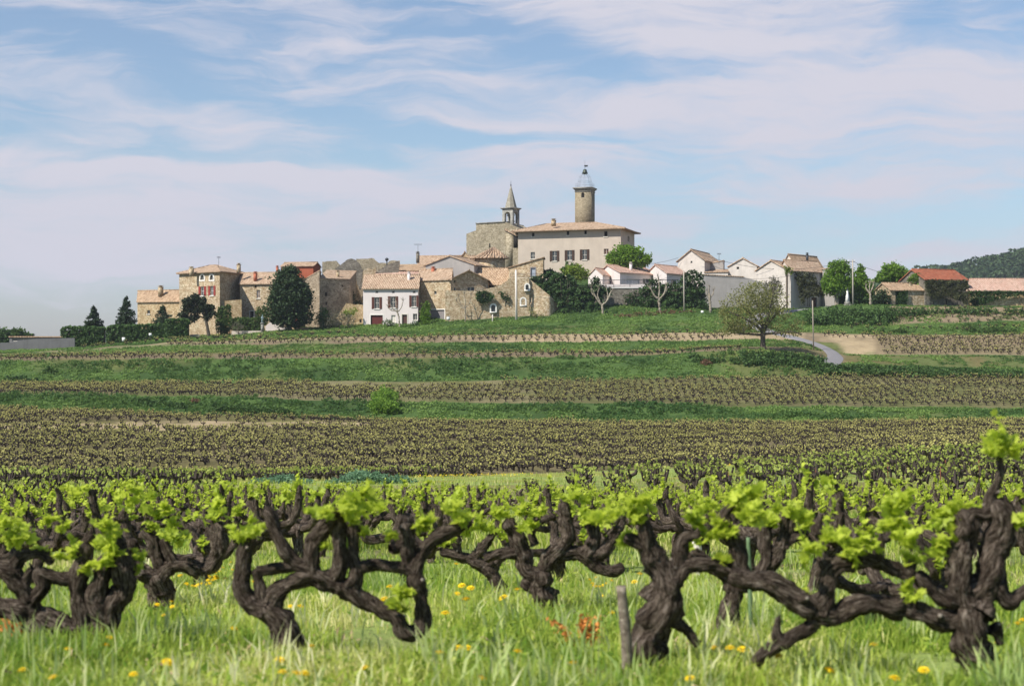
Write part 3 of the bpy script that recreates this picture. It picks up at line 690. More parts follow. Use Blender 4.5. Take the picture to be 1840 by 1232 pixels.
h=House('small_gabled_house','small stone gable wedged against the church beside the round apse','house',(826,289),(844,288),(846,296),463.5,'stone').roof('front',ridge=453,o=.2,ridgeY=288); h.win('F',831,460,838,464.5,'slit'); h.done()
h=House('gabled_barn','grey rendered barn with a wide gable and red tile edge','barn',(765,279),(852,276),(889,289),475.5,'pl_grey_and_shade').roof('front',ridge=460,o=.5,ridgeY=277,mat='tile'); h.done()

# ---- white house with brown shutters
h=House('white_house','white rendered house with brown shutters and an oxblood garage door','house',(652.5,263),(751,261.5),(755,272),517.5,'pl_white').roof('side',ridge=495,o=.4)
for (x0,y0,x1,y1) in((668,534,687,554.5),(697,532.5,716,553),(735.5,531,753,551)): h.win('F',x0,y0,x1-.8,y1,'shut',sm='sh_brown',sill='frame_w')
for x in(677,706.5,744.2): h.win('F',x-2.5,522.5,x+2.5,526.5,'plain',t=.04)
h.win('F',666,566,688,589,'garage',m='garage_red',fm='frame_w').win('F',703,566,711,579,'plain',fm='frame_w',pane='frame').win('F',722.5,565,731.5,586,'door',m='door_brown').win('F',742,563.5,750,575,'plain',fm='frame')
h.chimney(732.5,737,491,512,265,'pl_white'); h.done()
h=House('stone_house','long upper storey with a pink tile roof rising behind the white house','house',(675,276),(764,274),(766,282),498,'pl_cream').roof('side',ridge=490.5,o=.3,mat='tilep'); h.done()

# ---- central stone houses
h=House('stone_house','stone house with grey garage doors and tile roof by the white house','house',(752,267),(810,262),(814,272),502,'stone').roof('side',ridge=485,o=.35)
h.win('F',780,523,784.5,529,'plain').win('F',773,556.5,799,584,'garage',m='door_grey',fm='frame_w'); h.chimney(776,781,482,491,269,'chim_red'); h.done()
h=House('stone_house','stone house with a broad shadowed gable and a wide window','house',(809,262.5),(877,265),(879,276),503.5,'stone').roof('front',ridge=486,o=.4,og=.7,ridgeY=263)
h.win('F',816,499,818.5,508,'slit').win('F',815.5,516,819.5,524,'plain').win('F',840,515.5,853,523.5,'plain',pane='glass'); h.done()
h=House('stone_house','stone house with a big plain tan tile roof left of the terrace house','house',(829,274),(913,271),(915,282),511,'stone').roof('side',ridge=483.5,o=.3,mat='tileg'); h.win('F',871,512,893,521,'plain',fm='door_grey',pane='glass'); h.done()
ruin('rough stone street wall with two small white-framed arched windows under the terrace house',[(800,522),(860,523),(900,512),(916,500),(951,500),(951,600),(800,600)],261.2,1.2,'stone',name='stone_wall')
h=House('terrace_house','narrow stone house with a roof sloping up to the right and a balcony door','house',(914,268),(976,266),(978,274),480,'stone').roof('shed_right',rise=zof(463,266)-zof(480,266),o=.3,og=.25,t=.12)
h.win('F',954,479,962,498,'door',m='glass_sky',fm='door_grey')
h.done()
def arched(px,py0,py1,w,Y,par):
    pass

# ---- bastion: battered rubble wall on a curved plan
def bastion():
    o=P(975,575,262); e=empty('stone_bastion',o,0,'rough stone bastion with sloping ivy-clad top and an arched window at its left','bastion')
    prof=[(913,498),(930,499),(950,500),(963,510),(976,521),(990,532),(1001,543),(1006,560)]; mb=MB(); rows=[]
    n=48
    for i in range(n):
        x=np.interp(i/(n-1),[0,1],[912,1006]); yt=np.interp(x,[q[0] for q in prof],[q[1] for q in prof])
        Y=262.4-2.2*math.sin((x-912)/94*math.pi*.55)+5*max(0,(x-985)/21)**2; col_=[]
        for k in range(13):
            y=yt+(596-yt)*k/12; Yk=Y+ .9*(1-k/12)+(mnoise.noise((x*.12,y*.12,0))*.28)
            q=P(x,y,Y)-o; col_.append((q.x,Yk-o.y,q.z))
        rows.append(col_)
    v=np.array(rows).reshape(-1,3); idx=np.arange(n*13).reshape(n,13)
    mb.add(v,f4=np.stack([idx[:-1,:-1],idx[:-1,1:],idx[1:,1:],idx[1:,:-1]],-1).reshape(-1,4))
    top=np.array([r[0] for r in rows]); bk=top+np.array([0,4.5,0]); m=MB; iv=np.arange(n)
    mb.add(np.vstack([top,bk]),f4=np.stack([iv[:-1],iv[1:],iv[1:]+n,iv[:-1]+n],-1))
    mb.obj('wall',M['stone'],e,tint=False)
    for (x0,y0,x1,y1) in((944.5,511,950,521),(936.5,536,943.5,548),(882.5,547.5,890,560)):
        xx=(x0+x1)/2
        Y=(261.0 if xx<912 else 262.4-2.2*math.sin((xx-912)/94*math.pi*.55))-.12
        if xx>912: Y-=.05
        a,bq=P(x0,y1,Y)-o,P(x1,y0,Y)-o; r=(bq.x-a.x)/2; cx=(a.x+bq.x)/2; zc=bq.z-r
        inn=[(a.x,a.z)]+[(cx-r*math.cos(q),zc+r*math.sin(q)) for q in np.linspace(0,math.pi,11)]+[(bq.x,a.z)]
        wd=.27; out=[(a.x-wd,a.z)]+[(cx-(r+wd)*math.cos(q),zc+(r+wd)*math.sin(q)) for q in np.linspace(0,math.pi,11)]+[(bq.x+wd,a.z)]
        wb=MB(); y=Y-o.y
        for q in range(len(inn)-1): wb.prism([Vector((inn[q][0],y,inn[q][1])),Vector((out[q][0],y,out[q][1])),Vector((out[q+1][0],y,out[q+1][1])),Vector((inn[q+1][0],y,inn[q+1][1]))],(0,.9,0))
        wb.box((a.x-wd,y-.05,a.z-wd*.8),(bq.x+wd,y+.9,a.z)); w=wb.obj('window',M['frame_w'],e,tint=False)
        gb=MB(); gb.prism([Vector((p[0],y+.22,p[1])) for p in inn],(0,.3,0)); gb.obj('pane',M['glass'],w,tint=False)
bastion()
# balcony railing of the terrace house
o=P(945,499,265.2); e=empty('balcony_railing',o,0,'dark iron balcony railing in front of the terrace house','railing')
mb=MB(); a=P(916,499,265.2)-o; q=P(974,499,265.2)-o; zt=P(916,491,265.2).z-o.z
mb.box((a.x,-.03,zt-.05),(q.x,.03,zt)); mb.box((a.x,-.02,.1),(q.x,.02,.14))
mb.obj('rail',M['iron'],e,tint=False); mb=MB()
for x in np.linspace(a.x,q.x,46): mb.box((x-.012,-.012,.0),(x+.012,.012,zt-.05))
mb.obj('baluster',M['iron'],e,tint=False)
mb=MB(); mb.box((a.x,-.1,-.22),(q.x,1.5,.0)); mb.obj('slab',M['pl_beige'],e,tint=False)

# ---- church, bell turret, apse
def church():
    o=P(885,470,304); e=empty('church',o,R(-20),'massive windowless stone church with a stepped top under the bell turret','church')
    mb=MB(); pts=[(837.3,419),(855,413),(855,400.8),(907,399.4),(931,412),(933,480),(837.3,480)]
    def PW(px,py,Y):   # widen a little, since the block stands turned
        q=P(px,py,Y); q.x=o.x+(q.x-o.x)*1.06; return q
    mb.prism([PW(x,y,304)-o for x,y in pts],(0,12,0)); mb.obj('wall',M['stone_church'],e,tint=False)
    cb=MB(); cb.prism([PW(x,y,303.8)-o for x,y in((854.2,400.9),(907.2,399.5),(907.2,398.2),(854.2,399.7))],(0,12.4,0)); cb.obj('coping',M['stone_pale'],e,tint=False)
    rb=MB(); rb.prism([PW(x,y,303.6)-o for x,y in((907.5,411),(931,423),(931,426),(907.5,414))],(0,12.4,0)); rb.obj('roof',M['tile_x'],e,tint=False)
    wb=MB(); a,q=PW(879,444,303.9)-o,PW(881,437,303.9)-o; wb.box((a.x,-.05,a.z),(q.x,.3,q.z)); wb.obj('window',M['void'],e,tint=False)
    wb=MB(); a,q=PW(922.5,446,303.9)-o,PW(930.5,425,303.9)-o; wb.box((a.x,-.05,a.z),(q.x,.3,q.z)); wb.obj('opening',M['void'],e,tint=False)
    pb=MB(); a,q=PW(909,470,302.6)-o,PW(921,414,302.6)-o; pb.box((a.x,-.1,a.z-2),(q.x,1.4,q.z)); pb.obj('buttress',M['stone_church'],e,tint=False)
church()
def turret():
    Yc=306.; s=Yc/F; o=P(918,414,Yc); e=empty('bell_turret',o,R(-33),'slender pale bell turret with a pointed stone spire on the church','bell tower')
    hw=1.33; z1=(413-376)*s; mb=MB(); pw=.62
    for sx in(-1,1):
        for sy in(-1,1): mb.box((sx*hw if sx<0 else hw-pw, sy*hw if sy<0 else hw-pw,-1.2),(-hw+pw if sx<0 else hw,-hw+pw if sy<0 else hw,z1))
    mb.box((-hw+.002,-hw+.002,-1.5),(hw-.002,hw-.002,.55))
    # arched heads on four sides
    r=hw-pw; zc=z1-.55-r
    for k in range(4):
        c_,s_=math.cos(k*math.pi/2),math.sin(k*math.pi/2); rot=lambda p:Vector((p[0]*c_-p[1]*s_,p[0]*s_+p[1]*c_,p[2]))
        qs=np.linspace(0,math.pi,9)
        for i in range(8):
            p=[(-r*math.cos(qs[i]),zc+r*math.sin(qs[i])),(-r*math.cos(qs[i+1]),zc+r*math.sin(qs[i+1]))]
            mb.prism([rot((p[0][0],-hw+.003,p[0][1])),rot((p[1][0],-hw+.003,p[1][1])),rot((p[1][0],-hw+.003,z1-.004)),rot((p[0][0],-hw+.003,z1-.004))],rot((0,pw-.01,0)))
    mb.obj('wall',M['stone_pale'],e,tint=False)
    cb=MB(); 
    for k,(w,za,zb) in enumerate(((.10,0,.10),(.22,.10,.22),(.34,.22,.38))): cb.box((-hw-w,-hw-w,z1+za),(hw+w,hw+w,z1+zb))
    cb.obj('cornice',M['stone_pale'],e,tint=False)
    sb=MB(); zb=z1+.38; zt=(414-333.5)*s; n=8; ring=[Vector((1.32*math.cos(2*math.pi*(i+.5)/n),1.32*math.sin(2*math.pi*(i+.5)/n),zb)) for i in range(n)]; tip=[Vector((.07*math.cos(2*math.pi*(i+.5)/n),.07*math.sin(2*math.pi*(i+.5)/n),zt)) for i in range(n)]
    for i in range(n): sb.poly([ring[i],ring[(i+1)%n],tip[(i+1)%n],tip[i]])
    sb.poly(tip); sp=sb.obj('spire',M['stone_spire'],e,tint=False)
    fb=MB(); tube(fb,[(0,0,zt-.05),(0,0,zt+.25)],.13,6); tube(fb,[(0,0,zt+.2),(0,0,zt+1.0)],.035,5); fb.obj('finial',M['iron'],sp,tint=False)
    for zz,rr in((2.6,.42),(1.25,.5)):
        bb=MB(); prof=[(0,.55),(.45,.5),(.6,.25),(.7,-.1),(1.0,-.42)]
        tube(bb,[(0,0,zz+q[1]) for q in prof],[max(.04,q[0]*rr) for q in prof],12); bl=bb.obj('bell',M['bell'],e,smooth=True,tint=False)
        yb=MB(); yb.box((-r-.3,-.09,zz+.53),(r+.3,.09,zz+.72)); yb.obj('yoke',M['wood_pole'],bl,tint=False)
turret()
def apse():
    Yc=288.; s=Yc/F; o=P(881,480,Yc); e=empty('church_apse',o,0,'round stone apse with a conical ribbed tile roof','apse')
    mb=MB(); n=28; r0=(905-851)/2*s; zt=(480-464)*s
    tube(mb,[(0,0,-2),(0,0,zt)],r0,n); mb.obj('wall',M['stone'],e,tint=False)
    rb=MB(); r1=r0+.75; ap=Vector((.7,.6,(480-443.5)*s)); rim=[Vector((r1*math.cos(2*math.pi*i/n),r1*math.sin(2*math.pi*i/n),zt-.1)) for i in range(n)]
    for i in range(n):
        rb.poly([rim[i],rim[(i+1)%n],ap]); tube(rb,[rim[i]+Vector((0,0,.05)),ap+(rim[i]-ap)*.04+Vector((0,0,.05))],[.16,.07],5)
    rb.poly(rim[::-1]); rb.obj('roof',M['tile_x'],e,tint=False)
apse()
# ---- chateau
h=House('chateau','big pale rendered manor with dark shutters and a hipped tile roof crowning the hill','manor',(931,300),(1115.6,291),(1140,305),410,'pl_chateau',basez=zof(510,292)).roof('hip',ridge=399.5,o=1.2,inset=(.30,.5),ridgeY=299)
for x,y in((958,421.5),(1020.4,419),(1052,417.5)): h.win('F',x-2.3,y-3.5,x+2.3,y+3.5,'plain',t=.05,pane='void',fm='door_grey')
h.win('F',1085.5,415.5,1091.5,425,'plain',t=.05,pane='void',fm='door_grey')
for (x0,y0,x1,y1) in((988,451,1005,469),(1014.8,449.8,1032.3,467.5),(1042,448.5,1059,466.5)): h.win('F',x0,y0,x1,y1,'shut',sm='sh_dark')
h.win('F',953.5,453,961,465,'plain').win('F',1085,447,1093.5,457,'plain',pane='door_brown').win('R',1128,424,1131,434,'slit')
h.chimney(991.5,998,396,402,298,'stone'); h.done()
# ---- clock tower with wrought-iron campanile
def campanile():
    Yc=304.; s=Yc/F; o=P(1051,396,Yc); e=empty('clock_tower',o,R(-18),'square stone tower topped by an open wrought-iron bell cage','tower')
    hw=1.72; zt=(396-343)*s; mb=MB(); mb.box((-hw,-hw,-4),(hw,hw,zt)); mb.obj('wall',M['stone_tower'],e,tint=False)
    cb=MB()
    for w,za,zb in((.10,-.35,-.2),(.10,0,.18),(.26,.18,.36),(.42,.36,.6)): cb.box((-hw-w,-hw-w,zt+za),(hw+w,hw+w,zt+zb))
    cb.obj('cornice',M['stone_pale'],e,tint=False)
    wb=MB(); zc=(396-350)*s; r=.33; pts=[(-r,zc-.7)]+[(-r*math.cos(q),zc+r*math.sin(q)) for q in np.linspace(0,math.pi,9)]+[(r,zc-.7)]
    wb.prism([Vector((p[0],-hw-.03,p[1])) for p in pts],(0,.2,0)); wb.obj('window',M['void'],e,tint=False)
    z0=zt+.6; z1=z0+(337.6-330)*s; zd=(396-313)*s; rg=1.62
    ib=MB()
    for zz in(z0+.05,z0+.5,z1):
        for a,q in(((-rg,-rg),(rg,-rg)),((rg,-rg),(rg,rg)),((rg,rg),(-rg,rg)),((-rg,rg),(-rg,-rg))): tube(ib,[(a[0],a[1],zz),(q[0],q[1],zz)],.022,5)
    for sx in(-1,1):
        for k in np.linspace(-rg,rg,6): tube(ib,[(sx*rg,k,z0),(sx*rg,k,z1)],.017,4); tube(ib,[(k,sx*rg,z0),(k,sx*rg,z1)],.017,4)
    ib.obj('railing',M['iron_pale'],e,tint=False)
    for k in range(8):
        a=2*math.pi*(k+.5)/8; rb=MB(); prof=[(1.6,z0),(1.56,z0+(z1-z0)*1.1),(1.40,z1+.5),(1.30,z1+1.05),(1.16,z1+1.5),(.74,z1+1.92),(.10,zd)]
        pp,rr=smooth_path([(q[0]*math.cos(a),q[0]*math.sin(a),q[1]) for q in prof],.027,.2); tube(rb,pp,rr,5)
        q=(1.3*math.cos(a),1.3*math.sin(a),z1+.35); tube(rb,[q,(1.45*math.cos(a),1.45*math.sin(a),z1+.7),(1.2*math.cos(a),1.2*math.sin(a),z1+.8)],.025,4)
        rb.obj('rib',M['iron_pale'],e,tint=False)
    hb=MB()
    for zz,rr in((z1+.5,1.40),(z1+1.5,1.17)):
        tube(hb,[(rr*math.cos(q),rr*math.sin(q),zz) for q in np.linspace(0,2*math.pi,25)],.02,4,cap=False)
    hb.obj('hoop',M['iron_pale'],e,tint=False)
    bb=MB(); prof=[(0,.62),(.3,.58),(.42,.3),(.5,0),(.68,-.35)]; zb=zd+.45
    tube(bb,[(0,0,zb+q[1]) for q in prof],[max(.03,q[0]) for q in prof],12); bb.obj('bell',M['bell'],e,smooth=True,tint=False)
    fb=MB(); zt2=(396-296)*s
    tube(fb,[(0,0,zd-.1),(0,0,zt2)],.045,5); tube(fb,[(0,0,zb+1.1),(0,0,zb+1.3),(0,0,zb+1.5)],[.05,.2,.05],8); tube(fb,[(0,0,zt2),(0,0,zt2+1.0)],.02,4)
    fb.box((.0,-.02,zt2-.45),(.62,.02,zt2-.1)); fb.obj('weather_vane',M['iron'],e,tint=False)
campanile()

# ---- low white house on the terrace
B=dict(o=.5,og=.35)
h=House('white_bungalow','small white gabled wing at the left end of the pink-roofed bungalow','house',(1057,276),(1083,270),(1098,276),494,'pl_white').roof('front',ridge=482,mat='tilep',o=.3,ridgeY=272); h.done()
h=House('white_bungalow','white bungalow with pink tile roof and a glazed sunroom above the retaining wall','house',(1071,284),(1114,270),(1181,281),489.5,'pl_white').roof('front',ridge=477,mat='tilep',o=.6,og=.3,ridgeY=277)
h.win('R',1126,500,1149,517,'plain',fm='white_paint',pane='glass_sky').win('R',1155,500,1168,517,'plain',fm='white_paint',pane='glass'); h.chimney(1131.5,1135.5,474,486,277,'pl_white'); h.done()
h=House('white_bungalow','white gabled bungalow with pink roof beside the tall concrete post','house',(1158,284),(1198,271),(1236,280),491,'pl_white').roof('front',ridge=476.5,mat='tilep',o=.5,og=.3,ridgeY=278); h.win('R',1206,503,1214,512,'plain'); h.done()
def garden_wall(name,label,pts,Y,thick,mat,coping=None):
    o=P(sum(p[0] for p in pts)/len(pts),max(p[1] for p in pts),Y); e=empty(name,o,0,label,'wall'); mb=MB()
    mb.prism([P(x,y,Y)-o for x,y in pts],(0,thick,0)); mb.obj('wall',M[mat],e,tint=False)
    if coping:
        cb=MB(); a=P(*coping[0],Y)-o; q=P(*coping[1],Y)-o
        cb.prism([a+Vector((0,-.1,0)),q+Vector((0,-.1,0)),q+Vector((0,-.1,.16)),a+Vector((0,-.1,.16))],(0,thick+.2,0)); cb.obj('coping',M['tile_x' if mat=='pl_grey_and_shade' else 'white_paint'],e,tint=False)
    return e
garden_wall('retaining_wall','dark stone retaining wall half hidden by ivy under the bungalow terrace',[(1040,518),(1265,517),(1265,585),(1040,590)],265.5,.8,'stone_dark',((1042,518),(1263,517)))
garden_wall('parapet_wall','low white parapet along the bungalow terrace',[(1058,511),(1222,510),(1222,518),(1058,519)],268.5,.25,'pl_white')
garden_wall('garden_wall','long pale rendered garden wall with a sloping tile coping below the pale houses',[(1262,494),(1337,498),(1400,515),(1400,575),(1262,575)],270.5,.5,'pl_grey_and_shade',((1262,494),(1337,498)))  # white wall in darker grey render: its shade is put into the colour
o=P(1146,503,267.4); e=empty('pergola',o,0,'thin dark pergola rail across the front of the bungalow terrace','pergola'); mb=MB(); a,q=P(1074,503,267.4)-o,P(1219,504,267.4)-o
mb.box((a.x,-.05,a.z-.06),(q.x,.05,a.z+.06)); mb.obj('beam',M['iron'],e,tint=False)
for x in np.linspace(a.x,q.x,6): pb=MB(); pb.box((x-.04,-.04,-1.7),(x+.04,.04,-.06)); pb.obj('post',M['iron'],e,tint=False)

# ---- pale houses on the right
h=House('pale_house','tall pale rendered house with a gable and a stair tower, right of the bungalows','house',(1218,287),(1266,283),(1297,299),467,'pl_offwhite').roof('front',ridge=449,o=.4,og=.3,ridgeY=285); h.win('F',1241,467.5,1244,473,'plain',t=.04).win('R',1283,466,1289,472,'plain',t=.05); h.done()
h=House('pale_annexe','little pale annexe with a terrace parapet between the pale houses','house',(1266,283),(1308,281),(1310,288),489,'pl_offwhite').roof('shed',rise=.8,o=.2,og=.1); h.done()
h=House('pale_house','small grey penthouse room above the annexe of the pale houses','house',(1276,288),(1300,287),(1302,292),473,'pl_grey_and_shade').roof('shed_right',rise=.5,o=.1,og=.1); h.done()
h=House('pale_house','pale rendered house with a low gable and one small dark window','house',(1309,283),(1360,280),(1369,293),477.5,'pl_offwhite').roof('front',ridge=464,o=.3,og=.25,ridgeY=281); h.win('F',1323.5,476.5,1328,484,'plain',t=.05,pane='void'); h.done()
h=House('pale_house','pale gabled wing with a reddish tile roof behind the spreading tree','house',(1359,276),(1412,268.5),(1432,275),483,'pl_offwhite').roof('front',ridge=468.5,o=.45,og=.3,ridgeY=272,mat='tile'); h.done()
h=House('pale_house','big pale house in shade with a climbing vine over its front and a tiled roof','house',(1398,277),(1421,266.5),(1479,274),486,'pl_offwhite').roof('front',ridge=469,o=.5,og=.3,ridgeY=274,mat='tile')
h.win('R',1456,492,1463,506,'plain',pane='glass').win('R',1457.5,534,1468,553,'door',m='door_brown',fm='frame_w'); h.done()
h=House('pale_house','tall rear wing with a steep tan roof and a stovepipe chimney','house',(1402,284),(1432,279),(1482,289),483,'pl_cream').roof('front',ridge=457.5,o=.3,ridgeY=281,mat='tileg')
h.chimney(1449,1452,457,468,280,'iron'); h.done()
h=House('pale_house','plain grey end wall of the shaded house beside the bright plane tree','house',(1478,273),(1502,271),(1504,280),483,'pl_grey_and_shade').roof('shed',rise=.5,o=.1); h.done()
# ---- farm on the right
h=House('barn','ivy-covered barn with a bright red tile roof','barn',(1617,277),(1662.5,266),(1738,268.5),502,'stone_dark').roof('front',ridge=485.5,o=.35,og=.25,ridgeY=272,mat='tiler'); h.win('R',1699,538,1702,547,'slit'); h.done()
h=House('lean_to','low stone outbuilding with a pale tile roof and a dark open bay beside the barn','outbuilding',(1572,271),(1600,264.8),(1661,266.5),521,'stone').roof('front',ridge=509.5,o=.3,og=.2,ridgeY=268,mat='tileg',t=.12); h.win('R',1609,523,1629,549,'slit').chimney(1634,1637,510.5,518,268); h.done()
h=House('long_barn','long low stone barn with a pink tile roof at the right edge','barn',(1739,268.2),(1960,268),(1962,278),522,'stone_warm').roof('side',ridge=502.5,o=.3,mat='tilep'); h.win('F',1770,534,1773,541,'slit'); h.done()
# left boundary wall, courtyard walls
garden_wall('boundary_wall','long grey block wall in front of the low concrete building',[(-80,617),(31,615),(31,611),(60,609),(60,608.5),(134,607),(134,640),(-80,645)],256,.35,'concrete')
garden_wall('courtyard_wall','low pink rendered courtyard wall beside the statue',[(416,594.5),(472,594),(472,605),(416,606)],261.5,.3,'pl_cream')
garden_wall('courtyard_wall','white sloping ramp wall at the foot of the big evergreen',[(477,586),(486,578),(500,582),(518,590),(518,604),(477,604)],262.5,.3,'pl_white')
garden_wall('courtyard_wall','ruddy stone wall stretch between the tall house and its neighbour',[(394,541),(434,538),(434,606),(394,606)],265.6,.5,'stone_warm')
garden_wall('courtyard_wall','low pale stone wall at the right foot of the big evergreen',[(518,588),(560,588),(600,592),(600,604),(518,604)],263.5,.3,'stone_warm')
# ------------------------------------------------------------------ foliage
def cards(mb,c,size,r,aspect=.6,t=None,up=.0,m=0):
    """one folded leaf card (two triangles sharing a crease) per centre"""
    c=np.asarray(c,float); n=len(c); size=np.broadcast_to(np.asarray(size,float),(n,))[:,None]
    a=r.standard_normal((n,3)); a/=np.linalg.norm(a,axis=1,keepdims=True)
    b=r.standard_normal((n,3)); b[:,2]-=0; nrm=np.cross(a,b); nrm[:,2]+=up*np.sign(nrm[:,2]+1e-6)*np.linalg.norm(nrm,axis=1); b=np.cross(nrm,a); b/=np.linalg.norm(b,axis=1,keepdims=True)+1e-9
    nn=np.cross(a,b)*size*.18
    v=np.stack([c-a*size,c+b*size*aspect+nn,c+a*size,c-b*size*aspect+nn],1).reshape(-1,3)
    i=np.arange(n)*4
    f3=np.concatenate([np.stack([i,i+2,i+1],1),np.stack([i,i+3,i+2],1)])
    tt=r.random(n) if t is None else np.clip(np.asarray(t)+r.normal(0,.12,n),0,1)
    mb.add(v,f3=f3,t=np.repeat(tt,4),m=m); return mb
def blob_pts(blobs,n,r,shell=.55,clump=10,spread=.16,squash=1.0):
    """leaf centres gathered in clumps that fill ellipsoids (x,y,z,rx,ry,rz), denser to the outside"""
    vol=np.array([b[3]*b[4]*b[5] for b in blobs])**.75; nc=max(1,n//clump)
    bi=r.choice(len(blobs),nc,p=vol/vol.sum()); B=np.array(blobs)[bi]
    d=r.standard_normal((nc,3)); d/=np.linalg.norm(d,axis=1,keepdims=True)
    rad=(shell+(1.03-shell)*r.random(nc)**.7)[:,None]*(1+.10*r.standard_normal(nc))[:,None]
    cc=B[:,:3]+d*rad*B[:,3:6]; sp=spread*np.min(B[:,3:6],axis=1)
    ci=r.integers(0,nc,n); p=cc[ci]+r.standard_normal((n,3))*sp[ci][:,None]
    ct=r.random(nc)
    return p,ct[ci]
def mpx(Y): return Y/F
def tree(name,label,cat,px,py,Y,blobs,n,leaf,mat,barkm='bark_tree',trunk=None,limbs=(),group=None,shell=.55,clump=10,spread=.16,seed=1,aspect=.6,up=0.):
    """blobs in photo pixels relative to nothing: (px,py,rx,ry[,depth offset m, depth radius m])"""
    r=np.random.default_rng(seed); o=P(px,py,Y); gzv=g1(o.x,o.y)
    e=empty(name,o,0,label,cat,group); s=Y/F
    bl=[]
    for b in blobs:
        q=P(b[0],b[1],Y)-o; rx,rz=b[2]*s,b[3]*s; bl.append((q.x,(b[4] if len(b)>4 else 0),q.z,rx,(b[5] if len(b)>5 else min(rx,rz)*.95),rz))
    n=int(n*1.5); leaf=leaf*.8
    p,ct=blob_pts(bl,n,r,shell,clump,spread)
    p=p[p[:,2]>gzv-o.z-.1] if True else p
    mb=MB(); cards(mb,p,leaf*r.uniform(.7,1.3,len(p)),r,aspect,None,up); mb.obj('crown',M[mat],e)
    if trunk:
        tb=MB(); pts=[P(x,y,Y)-o+Vector((0,0,0)) for x,y,w in trunk]; pts[0].z=min(pts[0].z,gzv-o.z-.3)
        pp,rr=smooth_path(pts,[w*s/2 for x,y,w in trunk],.3); tube(tb,pp,rr,8,wob=.06,r=r); tb.obj('trunk',M[barkm],e,smooth=True,tint=False)
    for lb in limbs:
        tb=MB(); pts=[P(q[0],q[1],Y)-o+Vector((0,(q[3] if len(q)>3 else 0),0)) for q in lb]
        pp,rr=smooth_path(pts,[q[2]*s/2 for q in lb],.3); tube(tb,pp,rr,6,wob=.08,r=r); tb.obj('limb',M[barkm],e,smooth=True,tint=False)
    return e
def conifer(name,label,px,apex,base,half,Y,seed,mat='lf_conifer',skirt=.1,n_lv=20):
    r=np.random.default_rng(seed); s=Y/F; o=P(px,base,Y); e=empty(name,o,0,label,'tree'); Ht=(base-apex)*s; Rm=half*s
    pts=[];tt=[]
    for k in range(n_lv):
        u=(k+.3*r.random())/n_lv; z=Ht*(skirt+(1-skirt)*u); Rk=Rm*(1-u)**.85*(1+.12*r.standard_normal())+.12
        nb=int(7+10*(1-u))
        for j in range(nb):
            a=r.random()*2*math.pi; L_=Rk*r.uniform(.75,1.12); m=int(7+16*L_/max(Rm,.1))
            t=r.random(m)**.7; x=np.cos(a)*L_*t; y=np.sin(a)*L_*t; zz=z-.16*L_*t**1.4+.10*L_*t**4+r.normal(0,.10,m)
            sd=r.normal(0,.14*L_,m)*t*(.4); pts.append(np.stack([x-np.sin(a)*sd,y+np.cos(a)*sd,zz],1)); tt.append(np.full(m,r.random()))
    pts.append(np.stack([r.normal(0,.06,14),r.normal(0,.06,14),Ht*np.linspace(.92,1.02,14)],1)); tt.append(np.full(14,.6))
    p=np.concatenate(pts); mb=MB(); cards(mb,p,.27*r.uniform(.7,1.3,len(p)),r,.38,np.concatenate(tt),.5); mb.obj('crown',M[mat],e)
    tb=MB(); tube(tb,[(0,0,min(-.8,g1(o.x,o.y)-o.z)-.3),(0,0,Ht*.4),(0,0,Ht*.95)],[.24,.16,.04],8); tb.obj('trunk',M['bark_tree'],e,tint=False); return e
conifer('conifer','smaller pointed dark conifer behind the left hedge',168,550,608,26,262,11)
conifer('conifer','tallest pointed dark conifer beside the low stone house',227,533,606,29,264,12)
conifer('conifer','short broad conifer peeping over the hedge by the tall house',293,549,600,30,265,13,n_lv=13)
tree('pine_tree','leaning umbrella pine with ragged dark clumps before the tall stone house','tree',374,600,260,
  [(338,545,13,9),(352,538,14,8),(345,557,17,9),(331,566,9,8),(366,553,12,9),(376,561,10,9),(348,571,10,7),(336,575,8,5),(380,553,6,5),(362,543,8,6),(371,570,7,6)],2600,.30,'lf_pine',trunk=[(376,602,7),(372,585,5.5),(367,567,4.5),(358,553,3)],limbs=[[(369,572,3),(355,567,2.2),(342,566,1.5)],[(367,566,3),(376,560,2)]],seed=5,shell=.2,spread=.28)
tree('evergreen_tree','huge dense dark evergreen cone in front of the brown stone houses','tree',520,592,259,
  [(521,500,20,20),(520,492,13,15),(519,520,31,26),(520,542,37,28),(520,562,40,24),(522,577,36,12),(503,535,20,22),(538,532,20,24),(510,505,16,18)],12000,.30,'lf_dark',trunk=[(520,594,8),(520,570,7)],seed=6,shell=.72,clump=14,spread=.13,up=.3)
